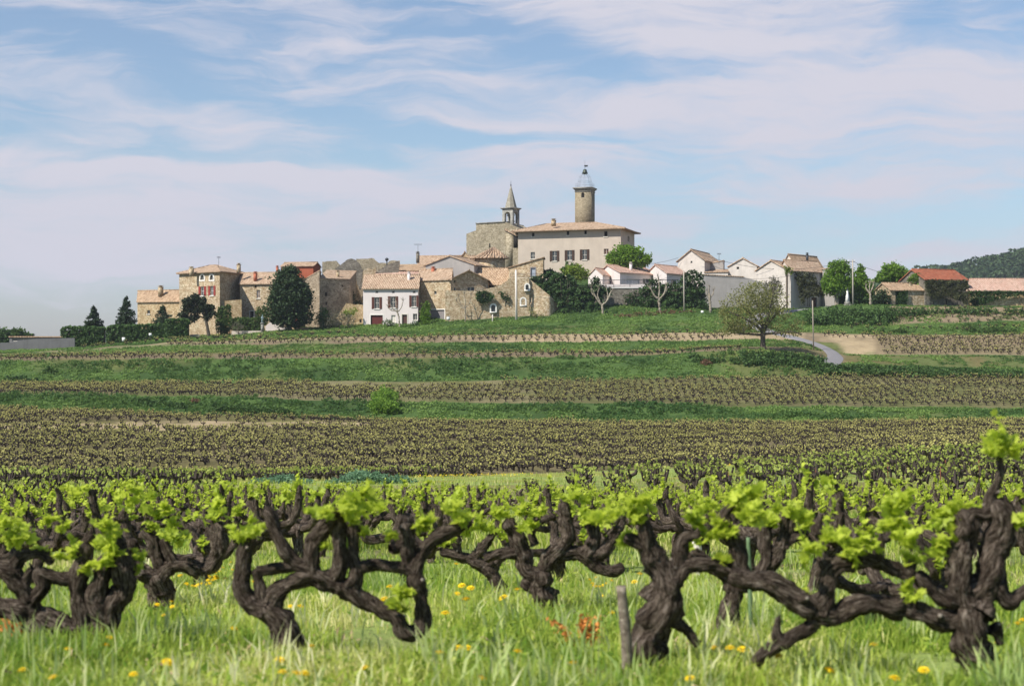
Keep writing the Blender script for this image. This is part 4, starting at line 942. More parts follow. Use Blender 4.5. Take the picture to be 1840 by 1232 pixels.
def box_hedge(name,label,cat,x0,x1,ytop0,ytop1,ybot0,ybot1,Y,dep,mat,n,seed,leaf=.22,round_=6):
    r=np.random.default_rng(seed); s=Y/F; o=P((x0+x1)/2,max(ybot0,ybot1),Y); e=empty(name,o,0,label,cat)
    u=r.random(n); face=r.random(n); w=r.random(n); lump=lambda a,b: (mnoise.noise((a*.11,b*.17,seed))*2.2)
    P_=np.zeros((n,3))
    for i in range(n):
        x=x0+(x1-x0)*u[i]; ed=min(x-x0,x1-x); drop=round_*max(0,1-ed/round_)**2
        yt=ytop0+(ytop1-ytop0)*u[i]+drop+lump(x,7)
        yb=ybot0+(ybot1-ybot0)*u[i]
        if face[i]<.55: y=yt+(yb-yt)*w[i]; dy=-dep/2+lump(x,y)*.16+drop*.05
        else: y=yt; dy=-dep/2+dep*w[i]
        q=P(x,y,Y)-o; P_[i]=(q.x,dy+r.normal(0,.1),q.z+r.normal(0,.1))
    mb=MB(); cards(mb,P_,leaf*r.uniform(.7,1.35,n),r,.65); mb.obj('foliage',M[mat],e)
    ib=MB(); a,q=P(x0+3,0,Y)-o,P(x1-3,0,Y)-o   # dense woody inside
    zt=(P(0,max(ytop0,ytop1)+4,Y)-o).z; zb=(P(0,max(ybot0,ybot1)+3,Y)-o).z
    ib.box((a.x,-dep/2+.35,zb),(q.x,dep/2-.35,zt)); ib.obj('twigs',M['bark_tree'],e,tint=False); return e
box_hedge('hedge','tall dark clipped hedge right of the low concrete building','hedge',112,190,588,589,626,622,259,2.6,'lf_hedge',2800,21)
box_hedge('hedge','long dark clipped hedge below the two pointed conifers','hedge',193,303,587,583,619,609,258.5,2.4,'lf_hedge',3600,22)
box_hedge('hedge','taller rounded block of hedge touching the tall stone house','hedge',298,341,574,575,609,606,258,2.6,'lf_hedge',1800,23)
box_hedge('hedge','bright green garden hedge along the courtyard wall by the statue','hedge',417,470,572,573,594,594,264,1.6,'lf_mid',1300,24)
# climbers and ivy: leaf cover in front of a wall outline
def in_poly(pts,n,r):
    xs=[p[0] for p in pts]; ys=[p[1] for p in pts]; out=[]
    while len(out)<n:
        x=r.uniform(min(xs),max(xs),n*2); y=r.uniform(min(ys),max(ys),n*2); ins=np.zeros(n*2,bool); j=len(pts)-1
        for i in range(len(pts)):
            xi,yi=pts[i]; xj,yj=pts[j]; c=((yi>y)!=(yj>y))&(x<(xj-xi)*(y-yi)/((yj-yi) or 1e-9)+xi); ins^=c; j=i
        out+=list(zip(x[ins],y[ins]))
    return np.array(out[:n])
def ivy(name,label,pts,Y,dep,n,mat,seed,leaf=.2,cat='ivy',lumpy=.8,slope=0.0,ease=0):
    r=np.random.default_rng(seed); q=in_poly(pts,n,r); s=Y/F; cx=np.mean([p[0] for p in pts]); by=max(p[1] for p in pts); o=P(cx,by,Y); e=empty(name,o,0,label,cat)
    jit=r.normal(0,1.5,(n,2)); q=q+jit
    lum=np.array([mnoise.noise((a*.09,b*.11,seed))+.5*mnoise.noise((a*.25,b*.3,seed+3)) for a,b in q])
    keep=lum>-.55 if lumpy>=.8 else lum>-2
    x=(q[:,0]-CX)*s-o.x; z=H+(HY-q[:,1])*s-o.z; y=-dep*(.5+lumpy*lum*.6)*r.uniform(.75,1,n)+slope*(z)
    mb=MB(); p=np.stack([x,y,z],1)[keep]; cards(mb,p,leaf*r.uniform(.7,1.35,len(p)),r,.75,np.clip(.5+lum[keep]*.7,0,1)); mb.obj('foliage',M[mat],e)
    sb=MB(); 
    for k in range(4):
        a=r.uniform(x.min(),x.max()); tube(sb,[(a*.6,-.05,z.min()-.3),(a*.8,-.06,(z.min()+z.max())*.5),(a,-.06,z.max()*.8)],[.06,.04,.02],5)
    sb.obj('stem',M['bark_tree'],e,tint=False); return e
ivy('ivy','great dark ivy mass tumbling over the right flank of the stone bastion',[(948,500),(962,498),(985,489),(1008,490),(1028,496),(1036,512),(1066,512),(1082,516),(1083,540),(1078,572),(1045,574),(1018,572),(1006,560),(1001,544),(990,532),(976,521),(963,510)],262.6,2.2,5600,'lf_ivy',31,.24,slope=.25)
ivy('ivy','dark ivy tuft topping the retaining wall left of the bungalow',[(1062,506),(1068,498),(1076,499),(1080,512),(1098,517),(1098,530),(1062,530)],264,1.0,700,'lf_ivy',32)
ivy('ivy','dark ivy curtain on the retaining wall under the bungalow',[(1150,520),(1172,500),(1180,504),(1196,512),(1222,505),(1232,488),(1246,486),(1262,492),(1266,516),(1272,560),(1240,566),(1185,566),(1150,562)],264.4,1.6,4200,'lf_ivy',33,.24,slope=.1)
ivy('ivy','thin ivy patches in the middle of the dark retaining wall',[(1120,530),(1150,524),(1152,562),(1130,562),(1125,548)],265.2,.5,420,'lf_ivy',34,.18)
ivy('ivy','bushy ivy clump hanging over the street wall under the wide window',[(857,526),(868,523),(884,527),(887,534),(880,541),(866,544),(857,538)],260.8,.9,650,'lf_ivy',35,.2,lumpy=.5)
ivy('ivy','small scattered ivy sprigs on the street wall beside the pole',[(896,522),(912,528),(916,540),(908,538),(899,532)],260.9,.4,110,'lf_ivy',36,.17)
ivy('ivy','bright green creeper climbing the edge of the white house',[(757,552),(763,545),(769,540),(772,550),(773,582),(762,586),(757,572)],260.7,.6,560,'lf_bright',37,.18,lumpy=.4)
ivy('climbing_vine','brownish wisteria spreading over the front of the shaded house',[(1428,490),(1452,490),(1462,497),(1478,520),(1482,533),(1462,532),(1450,534),(1440,548),(1436,520),(1430,505)],267,.7,1500,'lf_wist',38,.2,'climber',slope=0)
ivy('ivy','light ivy clump under the eave at the corner of the shaded house',[(1410,478),(1424,484),(1421,492),(1412,490)],266.4,.5,160,'lf_yellow',39,.17,lumpy=.3)
ivy('ivy','ivy sheet covering the front wall of the red-roofed barn',[(1662,503),(1738,505),(1741,530),(1742,552),(1728,540),(1700,532),(1682,536),(1664,528)],265.6,.5,2400,'lf_wist',40,.2)
ivy('ivy','yellow-green creeper on the gable of the red-roofed barn',[(1630,506),(1640,493),(1652,492),(1660,500),(1655,509),(1642,508)],269,.5,380,'lf_bright',41,.18,lumpy=.4)
ivy('ivy','ivy fringe hanging under the eave of the long barn',[(1740,523),(1840,524),(1900,524),(1900,530),(1820,532),(1790,536),(1770,545),(1745,549)],267.6,.4,1500,'lf_ivy',42,.2)
ivy('ivy','dark ivy filling the open bay of the low outbuilding',[(1606,522),(1630,524),(1628,548),(1614,548),(1608,535)],265.4,.5,520,'lf_ivy',43,.2,lumpy=.4)
ivy('ivy','tall green ivy column against the tall stone house',[(405,548),(412,547),(416,560),(417,590),(406,600),(402,590),(404,565)],263.6,.9,700,'lf_mid',44,.2,lumpy=.4)
ivy('ivy','dark bushy climber between the ivy column and the pine',[(388,566),(396,552),(404,556),(404,598),(390,596)],263.8,.9,650,'lf_hedge',45,.2,lumpy=.4)
ivy('creeper','leafy creeper on the house wall behind the statue',[(461,560),(468,550),(480,552),(484,566),(478,584),(462,580)],263.6,.8,520,'lf_mid',46,.2,lumpy=.4)
# broadleaf trees
tree('broadleaf_tree','round light green tree in front of the manor corner','tree',1126,500,281,[(1122,462,27,20),(1140,463,27,17),(1105,467,15,13),(1156,468,15,10),(1126,450,16,10)],4600,.30,'lf_bright',trunk=[(1126,505,6),(1126,470,4)],seed=7,shell=.55)
tree('shrub','round yellow-green bush on top of the ivy beside the terrace house','shrub',1035,510,267,[(1035,490,22,15),(1025,488,12,12),(1046,492,12,11)],1500,.24,'lf_yellow',trunk=[(1036,514,3),(1035,495,2)],seed=8,group=None)
tree('shrub','dark bush between the terrace house and the manor wall','shrub',990,500,268,[(985,492,14,9),(997,494,8,6)],600,.25,'lf_dark',seed=9,trunk=[(987,505,3),(987,495,2)])
tree('shrub','dark pointed shrub behind the yellow-green bush','shrub',1025,495,272,[(1024,478,9,9),(1016,484,9,6)],450,.25,'lf_hedge',seed=10,trunk=[(1024,500,3),(1024,485,2)])
tree('plane_tree','bright green plane tree with pale forked trunk beside the shaded house','tree',1504,552,262,[(1502,487,15,19),(1512,480,12,14),(1491,505,13,20),(1520,498,12,22),(1500,512,18,18),(1487,516,9,12)],4200,.26,'lf_bright','bark_plane',[(1504,554,8),(1503,535,7),(1501,522,6)],[[(1502,528,5),(1497,508,4),(1494,492,2.5)],[(1503,524,5),(1511,508,4),(1514,494,2.5)]],seed=14,shell=.45)
tree('broadleaf_tree','bright green bushy tree just right of the tall cable post','tree',1548,552,266,[(1546,497,9,22),(1545,515,15,28),(1556,522,13,24),(1533,515,10,24),(1562,538,10,14),(1546,480,5,10)],4000,.27,'lf_bright',trunk=[(1548,554,6),(1546,510,4)],seed=15,shell=.45)
tree('broadleaf_tree','rounded green tree behind the low outbuilding','tree',1603,520,284,[(1605,490,20,16),(1592,497,16,11),(1617,495,15,13),(1578,503,10,5)],3400,.30,'lf_bright',trunk=[(1603,525,6),(1603,500,4)],seed=16)
tree('shrub','dark evergreen shrub in the shade beside the low outbuilding','shrub',1588,552,263.5,[(1585,537,14,16),(1572,540,10,12)],1300,.25,'lf_dark',trunk=[(1585,554,3),(1585,540,2)],seed=17)
tree('shrub','shaded undergrowth between the white monument and the cable post','shrub',1534,552,263.8,[(1530,540,16,13),(1515,538,10,14),(1550,542,14,11)],1500,.25,'lf_hedge',trunk=[(1534,554,3),(1534,540,2)],seed=18)
# the spreading tree by the lane
lim=[[(1372,598,7),(1358,585,5,-.6),(1335,572,3.5,-1.2),(1308,560,1.5,-1.6)],[(1372,596,7),(1384,578,5,.7),(1402,560,3.5,1.2),(1418,545,1.5,1.5)],[(1372,592,6),(1368,570,4.5,.3),(1360,545,3,.6),(1352,520,1.5,.8)],[(1372,600,5),(1395,598,3.5,-1),(1420,596,2.5,-1.4),(1438,600,1.2,-1.5)],[(1372,602,5),(1350,600,3.5,1),(1325,598,2,1.3),(1308,600,1,1.4)],[(1372,590,5),(1380,566,4,-.8),(1384,540,2.5,-1.3),(1388,515,1.2,-1.4)],[(1370,585,4.5),(1346,560,3,.4),(1326,540,1.5,.6)]]
tree('spreading_tree','wide bronze-leaved tree standing alone on the grass bank beside the lane','tree',1371,627,215,[(1306,590,16,12,.3,2),(1432,585,14,16,-.2,2),(1300,556,14,18,.2,2),(1352,530,36,20,.0,3),(1330,552,30,24,0,3),(1385,540,30,26,0,3),(1312,572,22,18,0,2.5),(1402,566,24,22,0,2.5),(1360,562,42,26,0,3.2),(1345,585,40,16,0,3),(1405,592,32,11,-.5,2.2),(1318,594,18,9,.5,2),(1360,512,22,10,0,2.2),(1425,598,16,6,-.5,1.5)],5400,.18,'lf_olive','bark_tree',[(1372,632,12),(1371,615,9.5),(1371,600,9),(1371,585,6)],lim,seed=19,shell=.25,clump=9,spread=.2)
tree('shrub','white-flowered shrub at the left foot of the spreading tree','shrub',1330,590,236,[(1326,588,14,6),(1338,592,10,5)],420,.16,'lf_grey',trunk=[(1330,594,2),(1330,588,1)],seed=20)
tree('blossom_tree','pale blossoming shrub behind the spreading tree before the garden wall','tree',1392,560,255,[(1388,510,12,14),(1380,530,13,20),(1396,522,12,18),(1372,548,14,12)],1500,.17,'lf_grey',trunk=[(1390,562,3),(1388,520,2)],seed=21,shell=.3)
# pollarded planes
def pollard(label,px,base,Y,limbs,w=6,seed=0):
    r=np.random.default_rng(seed); s=Y/F; o=P(px,base,Y); e=empty('pollarded_plane_tree',o,0,label,'tree','pollarded plane trees along the village edge')
    gzv=g1(o.x,o.y)-o.z
    for k,lb in enumerate(limbs):
        tb=MB(); pts=[P(q[0],q[1],Y)-o+Vector((0,r.normal(0,.12)*(j>0)*(k>0),0)) for j,q in enumerate(lb)]
        if k==0: pts[0].z=min(pts[0].z,gzv)-.3
        pp,rr=smooth_path(pts,[q[2]*s/2*.82 for q in lb],.15); pp=pp+r.normal(0,.035,pp.shape)*np.linspace(0,1,len(pp))[:,None]; tube(tb,pp,rr*(1+.16*r.standard_normal(len(rr))),8,wob=.08,r=r)
        if k>0:   # knuckle and whips at the end
            ep=pp[-1]; tube(tb,[ep-np.array([0,0,.1]),ep,ep+np.array([0,0,.12])],[.06,rr[-1]*1.7,.05],7)
            for q in range(9):
                d=r.normal(0,.32,3); d[2]=abs(d[2])+.35; tube(tb,[ep,ep+d*.6,ep+d],[.025,.02,.012],4)
        tb.obj('trunk' if k==0 else 'limb',M['bark_plane'],e,smooth=True,tint=False)
    return e
pollard('small bare pollarded plane in front of the white house',717,586,258.6,[[(718,587,4),(717,572,3.2),(714,560,3)],[(714,560,2.6),(707,556,2.2),(699,541,1.3)],[(714,560,2.6),(713,548,2),(710,537,1.3)],[(715,560,2.4),(721,552,2),(724,540,1.3)],[(714,558,2),(704,558,1.8),(697,551,1.2)]],seed=51)
pollard('thin bare pollarded plane in front of the stone street wall',836,581,259.6,[[(836,582,3.2),(836,565,2.6),(836,550,2.4)],[(836,552,2),(828,546,1.6),(824,532,1)],[(836,551,2),(836,540,1.5),(834,528,1)],[(836,552,2),(843,545,1.6),(847,530,1)],[(836,553,2),(829,552,1.4),(820,540,.9)]],seed=52)
pollard('pale forked pollarded plane against the dark ivy left of the retaining wall',1084,571,259.5,[[(1085,573,6),(1083,558,5),(1082,548,5)],[(1082,549,4.5),(1073,538,4),(1066,524,2.4)],[(1082,548,4.5),(1091,540,4),(1098,523,2.4)],[(1078,542,3),(1074,530,2.5),(1077,517,1.6)],[(1091,540,3),(1092,528,2.4),(1089,515,1.6)],[(1071,534,2.4),(1064,527,2),(1062,518,1.2)]],seed=53)
pollard('pale pollarded plane with a wide cup of limbs before the ivy curtain',1187,566,259.5,[[(1187,568,6.5),(1185,550,5.5),(1184,538,5.5)],[(1184,538,5),(1175,530,4),(1168,516,2.5)],[(1184,538,5),(1193,528,4),(1197,513,2.4)],[(1183,537,4),(1185,520,3.5),(1183,498,3)],[(1190,532,3),(1198,522,2.2),(1197,512,1.4)]],seed=54)
pollard('stubby pale pollarded plane just left of the spreading tree',1277,561,259.5,[[(1277,563,6),(1276,545,5.5),(1275,530,5)],[(1275,532,4.5),(1274,522,3.6),(1275,515,3)],[(1275,534,3.5),(1271,530,2.8),(1270,524,2)],[(1276,534,3.5),(1281,529,2.6),(1282,523,1.8)]],seed=55)
pollard('bare pale pollarded plane left of the low outbuilding',1565,548,260.5,[[(1564,549,5.5),(1564,535,5),(1563,526,5)],[(1563,527,4.5),(1557,519,3.2),(1556,512,2)],[(1563,526,4.5),(1568,517,3.4),(1570,509,2)],[(1563,524,3.5),(1562,516,2.6),(1563,509,1.6)]],seed=56)
# distant trees left
for k,(x,y,rx,ry,lab) in enumerate(((6,606,14,17,'dark round tree at the left edge behind the concrete building'),(30,600,18,10,'lighter low tree behind the roof of the concrete building'),(48,604,12,7,'low green tree behind the concrete building, at the right of its pair'))):
    tree('broadleaf_tree',lab,'tree',x,630,300+6*k,[(x,y,rx,ry),(x-6,y+5,rx*.8,ry*.8)],900,.36,'lf_hedge' if k!=1 else 'lf_mid',trunk=[(x,640,5),(x,y,3)],seed=60+k)
# shrubs on the banks
SH=[('shrub','bright green bushy shrub growing alone from the first grass bank',690,748,172.5,[(690,720,23,18),(680,732,17,14),(701,734,15,13),(690,704,12,9),(705,712,10,9),(676,714,9,9)],4200,.14,'lf_bright'),
 ('shrub','dark round shrub on the left of the wide grass bank',88,672,211,[(88,666,10,5),(97,668,8,4)],300,.17,'lf_hedge'),
 ('shrub','dark spreading bramble at the left edge of the wide grass bank',40,686,208,[(45,681,26,6),(20,679,18,6),(72,684,14,4)],700,.17,'lf_hedge'),
 ('bramble','low green bramble trailing over the bank below the terrace vines on the left',245,738,175,[(250,722,26,7),(285,724,26,8),(320,728,24,7)],1100,.15,'lf_hedge'),
 ('bramble','long bramble mound beside the bare sandy vines',400,745,175,[(395,733,30,9),(440,735,36,10),(490,739,36,9),(530,744,26,6)],1900,.15,'lf_hedge'),
 ('bramble','reddish dry bush at the top of the left bank',350,724,177,[(350,720,12,5)],260,.13,'lf_red'),
 ('shrub','dark bush clump on the right half of the wide bank',1265,655,212,[(1262,646,20,6),(1285,647,18,6),(1245,640,10,5)],900,.16,'lf_hedge'),
 ('bramble','reddish brown dry bush in the wide bank below the tree',1270,662,210,[(1270,652,13,6)],300,.14,'lf_red'),
 ('bramble','green thicket at the foot of the spreading tree',1390,640,213.5,[(1340+13*k,638+max(0,k-6)*2.2+(k%3)*1.5,18,8) for k in range(11)]+[(1330+16*k,648+max(0,k-5)*2+(k%2)*3,20,8) for k in range(10)],7500,.16,'lf_hedge'),
 ('hedge','dark leafy hedgerow running right from the lane below the fallow strip',1600,672,212.5,[(1484+14*k,660+.5*k+(k%3)*1.0,17,8-(k%4)*.5) for k in range(16)]+[(1476+16*k,668+.3*k+(k%2)*1.5,18,7) for k in range(15)],11000,.17,'lf_hedge'),
 ('hedge','dark leafy hedgerow at the right edge below the fallow strip',1800,676,212.5,[(1716+16*k,667+.3*k+(k%3),18,5.5-(k%3)*.6) for k in range(14)]+[(1716+18*k,673+.2*k+(k%2),18,5) for k in range(12)],7000,.17,'lf_hedge'),
 ('bramble','dark green thicket on the crest of the bank before the farm',1520,580,256,[(1462+12*k,562+(k%3)*4+max(0,3-k)*4,20,13-(k%2)*2) for k in range(13)]+[(1470+16*k,576+(k%2)*3,20,8) for k in range(8)],8200,.20,'lf_hedge'),
 ('bramble','lower green thicket continuing right below the long barn',1700,570,256.5,[(1640,562,34,8),(1700,560,36,6),(1760,560,36,6),(1820,560,36,5)],2400,.19,'lf_hedge'),
 ('shrub','upright green shrub in the grass strip among the right-hand vines',1744,600,236,[(1742,588,9,8),(1750,592,8,7)],380,.17,'lf_mid'),
 ('shrub','low bushy patch right of the upright shrub',1795,602,237,[(1790,592,20,6),(1815,594,20,6),(1770,595,16,5)],700,.17,'lf_mid'),
 ('shrub','round green shrub in the grass strip before the sand plot',1600,603,238,[(1575,595,26,5),(1620,595,22,5)],600,.17,'lf_mid'),
 ('shrub','grey leafy bush by the wall of the white house',698,586,258.8,[(696,580,9,7),(704,582,6,5)],320,.14,'lf_mid'),
 ('shrub','small dark bush below the last window of the white house',746,586,258.6,[(746,582,8,4)],200,.13,'lf_hedge'),
 ('shrub','straggly grey bush below the ruined terrace wall',612,592,260,[(606,572,13,15),(625,576,14,12),(590,580,10,10)],1100,.14,'lf_grey'),
 ('shrub','dark shrub under the wall right of the big evergreen',585,590,261,[(580,570,12,18),(590,582,14,8)],900,.2,'lf_hedge'),
 ('shrub','lime green bush on the ruined terrace wall',625,570,262,[(626,562,11,8),(636,558,7,5)],420,.15,'lf_yellow'),
 ('shrub','dark bush growing inside the ruins beside the white house',632,545,275,[(630,532,8,8),(640,548,14,8),(650,555,8,6)],600,.2,'lf_dark'),
 ('shrub','small bush at the foot of the bastion',972,577,259.4,[(972,573,8,3)],150,.13,'lf_hedge'),
 ('shrub','twiggy bush leaning on the bastion wall',962,574,260,[(958,560,10,9),(968,566,8,6)],160,.14,'lf_olive'),
 ('shrub','low green bush under the ivy clump of the street wall',878,582,259.6,[(874,577,12,3.5),(895,577,10,3)],260,.13,'lf_mid'),
 ('shrub','grey bare bush before the courtyard hedge',428,598,261,[(428,586,11,8)],240,.13,'lf_grey'),
 ('flower_bed','reddish flower bed along the foot of the retaining wall',1170,569,257.3,[(1125,567,24,4),(1160,564,26,4),(1200,561,26,4),(1235,560,18,3)],1100,.13,'lf_red'),
 ('tall_grass','blue-green tall grass clump at the near edge of the big vineyard',690,880,76,[(655,862,40,13),(640,856,20,10),(705,866,44,10),(610,868,24,8)],4200,.10,'gr_teal'),
 ('tall_grass','smaller blue-green grass clump left of the tall one at the vineyard edge',500,882,76,[(505,865,34,10),(470,869,22,8),(540,868,22,8)],2400,.10,'gr_teal'),
]
def ground_Y(px,py,Ya,Yb):
    Ys=np.arange(Ya,Yb,.25); X=(px-CX)/F*Ys; z=gz(X,Ys); q=HY-(z-H)/Ys*F
    ok=np.where(q<=py)[0]; return float(Ys[ok[0]]) if len(ok) else float(Yb)
def bank_shrub(name,label,cat,x,y,Y0,blobs,n,leaf,mat,seed,aspect=.6):
    r=np.random.default_rng(seed); rg=14 if Y0>150 else 6
    Yc=ground_Y(x,max(b[1]+b[3]*.7 for b in blobs if True) if len(blobs)<3 else y-3,Y0-rg,Y0+rg); o=Vector(((x-CX)/F*Yc,Yc,0)); o.z=g1(o.x,o.y)
    e=empty(name,o,0,label,cat); bl=[]
    for b in blobs:
        Yb=ground_Y(b[0],b[1]+b[3]*.8,Y0-rg,Y0+rg); q=P(b[0],b[1],Yb)-o; s=Yb/F; bl.append((q.x,q.y+b[3]*s*.3,q.z,b[2]*s,max(.5,min(b[2],b[3]*1.2)*s),b[3]*s))
    p,_=blob_pts(bl,n,r,.4,7,.24); g=gz(p[:,0]+o.x,p[:,1]+o.y)-o.z; p=p[p[:,2]>g-.05]
    mb=MB(); cards(mb,p,leaf*r.uniform(.7,1.3,len(p)),r,aspect); mb.obj('foliage',M[mat],e)
    sb=MB()
    for b in bl: tube(sb,[(b[0],b[1],g1(b[0]+o.x,b[1]+o.y)-o.z-.2),(b[0]+.1,b[1],b[2]-b[5]*.2),(b[0],b[1]+.1,b[2]+b[5]*.5)],[.06,.045,.015],5)
    sb.obj('stem',M['bark_tree'],e,tint=False); return e
for i,(nm,lab,x,y,Y,bl,n,lf,mt) in enumerate(SH):
    if y>600 or Y<257.5:
        bank_shrub(nm,lab,{'hedge':'hedge','bramble':'bramble','flower_bed':'flower bed','tall_grass':'grass clump'}.get(nm,'shrub'),x,y,Y,bl,n,lf,mt,100+i,.35 if nm=='tall_grass' else .6); continue
    tree(nm,lab,{'hedge':'hedge','bramble':'bramble','flower_bed':'flower bed','tall_grass':'grass clump'}.get(nm,'shrub'),x,y,Y,bl,n,lf,mt,trunk=[(x,y+2,2),(bl[0][0],bl[0][1],1)] if nm=='shrub' else None,seed=100+i,shell=.45,clump=7,spread=.22,aspect=.35 if nm=='tall_grass' else .6)

# ------------------------------------------------------------------ wooded hill far right
def hill():
    ridge=[(1560,500),(1610,492),(1633,484),(1650,476),(1682,477),(1724,466),(1766,456),(1808,445),(1840,440),(1920,428),(2050,415),(2250,420),(2500,470),(2700,500)]
    Yr=1150.; xs=np.linspace(1500,2700,110); ys=np.interp(xs,[q[0] for q in ridge],[q[1] for q in ridge]); zr=H+(HY-ys)/F*Yr-7
    dY=np.linspace(-330,330,41); X=[];Y=[];Z=[]
    for j,d in enumerate(dY):
        f=np.cos(np.clip(abs(d)/330,0,1)*math.pi/2)**1.3
        X.append((xs-CX)/F*Yr); Y.append(np.full(len(xs),Yr+d)); Z.append(-22+(zr+22)*f+(fbm(X[-1]*.02,Y[-1]*.02,4)-.5)*10*f)
    X=np.array(X);Y=np.array(Y);Z=np.array(Z); idx=np.arange(X.size).reshape(X.shape)
    mb=MB(); mb.add(np.stack([X.ravel(),Y.ravel(),Z.ravel()],1),f4=np.stack([idx[:-1,:-1],idx[:-1,1:],idx[1:,1:],idx[1:,:-1]],-1).reshape(-1,4))
    m=plain('hill_earth',(.05,.07,.035),.95,.3,.05)
    tag(mb.obj('hill',m,smooth=True,tint=False),'distant hill behind the farm','hill',kind='structure')
    r=np.random.default_rng(77); fb=MB(); n=2600; a=r.integers(1,20,n); bq=r.integers(0,len(xs),n)
    ok=xs[bq]<2350; a,bq=a[ok],bq[ok]
    cx=X[a,bq]+r.normal(0,3,len(a)); cy=Y[a,bq]+r.uniform(-9,9,len(a)); cz=Z[a,bq]+2.5
    for i in range(len(a)):
        R_=r.uniform(3.2,5.5); k=46; d=r.standard_normal((k,3)); d/=np.linalg.norm(d,axis=1,keepdims=True); d[:,2]=np.abs(d[:,2])*1.1-.25
        tone=r.random()*.7; cards(fb,np.array([cx[i],cy[i],cz[i]])+d*R_*r.uniform(.75,1.05,(k,1)),1.25,r,.8,np.full(k,tone))
    tag(fb.obj('forest',M['lf_forest']),'dark green wood covering the distant hill','wood',kind='stuff')
hill()
# ------------------------------------------------------------------ posts, wires, signs, statue
def pole(name,label,px,top,base,Y,w0,w1,mat,px_top=None,arm=None,square=False,group=None):
    o=P(px,base,Y); e=empty(name,o,0,label,'post',group); zt=(P(px,top,Y)-o).z; dx=((px_top or px)-px)*Y/F
    zb=min(0,g1(o.x,o.y)-o.z)-.5
    mb=MB(); tube(mb,[(0,0,zb),(dx*.5,0,zt*.5),(dx,0,zt)],[w0,(w0+w1)/2,w1],4 if square else 10); tube(mb,[(dx,0,zt),(dx,0,zt+.05)],[w1*1.1,w1*.8],8); mb.obj('pole',M[mat],e,tint=False)
    if arm:
        ab=MB(); ab.box((dx-arm,-.05,zt-.35),(dx+arm*.3,.05,zt-.25)); 
        tube(ab,[(dx,0,zt-1.0),(dx-arm*.8,0,zt-.32)],.03,5); ab.obj('crossarm',M['iron'],e,tint=False)
        for k in(-.95,-.5,.25):
            ib=MB(); tube(ib,[(dx+arm*k,0,zt-.25),(dx+arm*k,0,zt-.16),(dx+arm*k,0,zt-.1),(dx+arm*k,0,zt-.02)],[.05,.09,.06,.08],7); ib.obj('insulator',M['white_paint'],e,tint=False)
    return e
pole('concrete_post','tall white concrete post in front of the bastion',928,485,580,259,.24,.18,'concrete_pole',927)
pole('concrete_post','slim pale concrete post before the ivy curtain and the bungalow',1229.5,487,566,260,.13,.10,'wood_pole_pale',1228.5)
pole('cable_post','tall cable post with a side arm between the two bright green trees',1533,467,549,260,.16,.11,'wood_pole_pale',1532,arm=1.4)
pole('wooden_pole','thin brown wooden pole beside the lane',1462,540,628,222,.11,.09,'wood_pole',1460)
def cable(label,a,b,sag,Ya,Yb,rad=.03):
    p,q=P(*a,Ya),P(*b,Yb); o=(p+q)/2; mb=MB(); n=24
    tube(mb,[p.lerp(q,i/n)-o-Vector((0,0,sag*4*(i/n)*(1-i/n))) for i in range(n+1)],rad,4)
    ob=mb.obj('overhead_cable',M['cable'],tint=False); ob.location=o; tag(ob,label,'cable','overhead cables between posts and houses')
cable('cable from the manor corner down to the tall pale house',(1140,475),(1219,463),.4,286,286)
cable('long cable from the tall pale house roof to the side arm of the cable post',(1256,455),(1525,470),2.2,284,260)
cable('cable running right from the cable post towards the barn',(1536,471),(1645,486),1.2,260,271)
cable('cable hanging in front of the pale house wall from gable to annexe',(1243,452),(1308,486),.6,282,281)
cable('cable crossing in front of the bastion from the white post',(928,490),(1228,490),2.6,259,260,.022)
cable('cable from the bungalow post to the cable post',(1229,489),(1525,472),2.0,260,260,.022)
def antenna(label,px,top,base,Y,w):
    o=P(px,base,Y); e=empty('antenna',o,0,label,'antenna'); zt=(P(px,top,Y)-o).z; mb=MB(); tube(mb,[(0,0,-.6),(0,0,zt)],.035,5); mb.obj('mast',M['iron'],e,tint=False)
    ab=MB(); tube(ab,[(-w,0,zt*.93),(w,0,zt*.93)],.025,4)
    for x in np.linspace(-w,w,7): tube(ab,[(x,-.3,zt*.93),(x,.3,zt*.93)],.018,4); tube(ab,[(x,0,zt*.93-.18),(x,0,zt*.93+.18)],.018,4)
    ab.obj('aerial',M['iron'],e,tint=False)
antenna('thin roof antenna on the tall house with red shutters',393,461,477,271,.3)
antenna('branched roof antenna above the dark chimney beside the ruins',751,438,455,283,.7)
antenna('thin aerial on the roof of the tall pale house',1292,455,470,286,.35)
antenna('small aerial beside the dark smoke cowl on the ruins',696,465,474,283,.25)
o=P(695,476,284); e=empty('smoke_cowl',o,0,'round dark chimney cowl poking over the ruins','chimney'); mb=MB(); tube(mb,[(0,0,-1),(0,0,.9)],.12,8); mb.obj('pipe',M['iron'],e,tint=False)
mb=MB(); tube(mb,[(0,0,.75),(0,0,.9),(0,0,1.15),(0,0,1.35),(0,0,1.45)],[.08,.3,.36,.25,.05],10); mb.obj('cowl',M['iron'],e,tint=False)
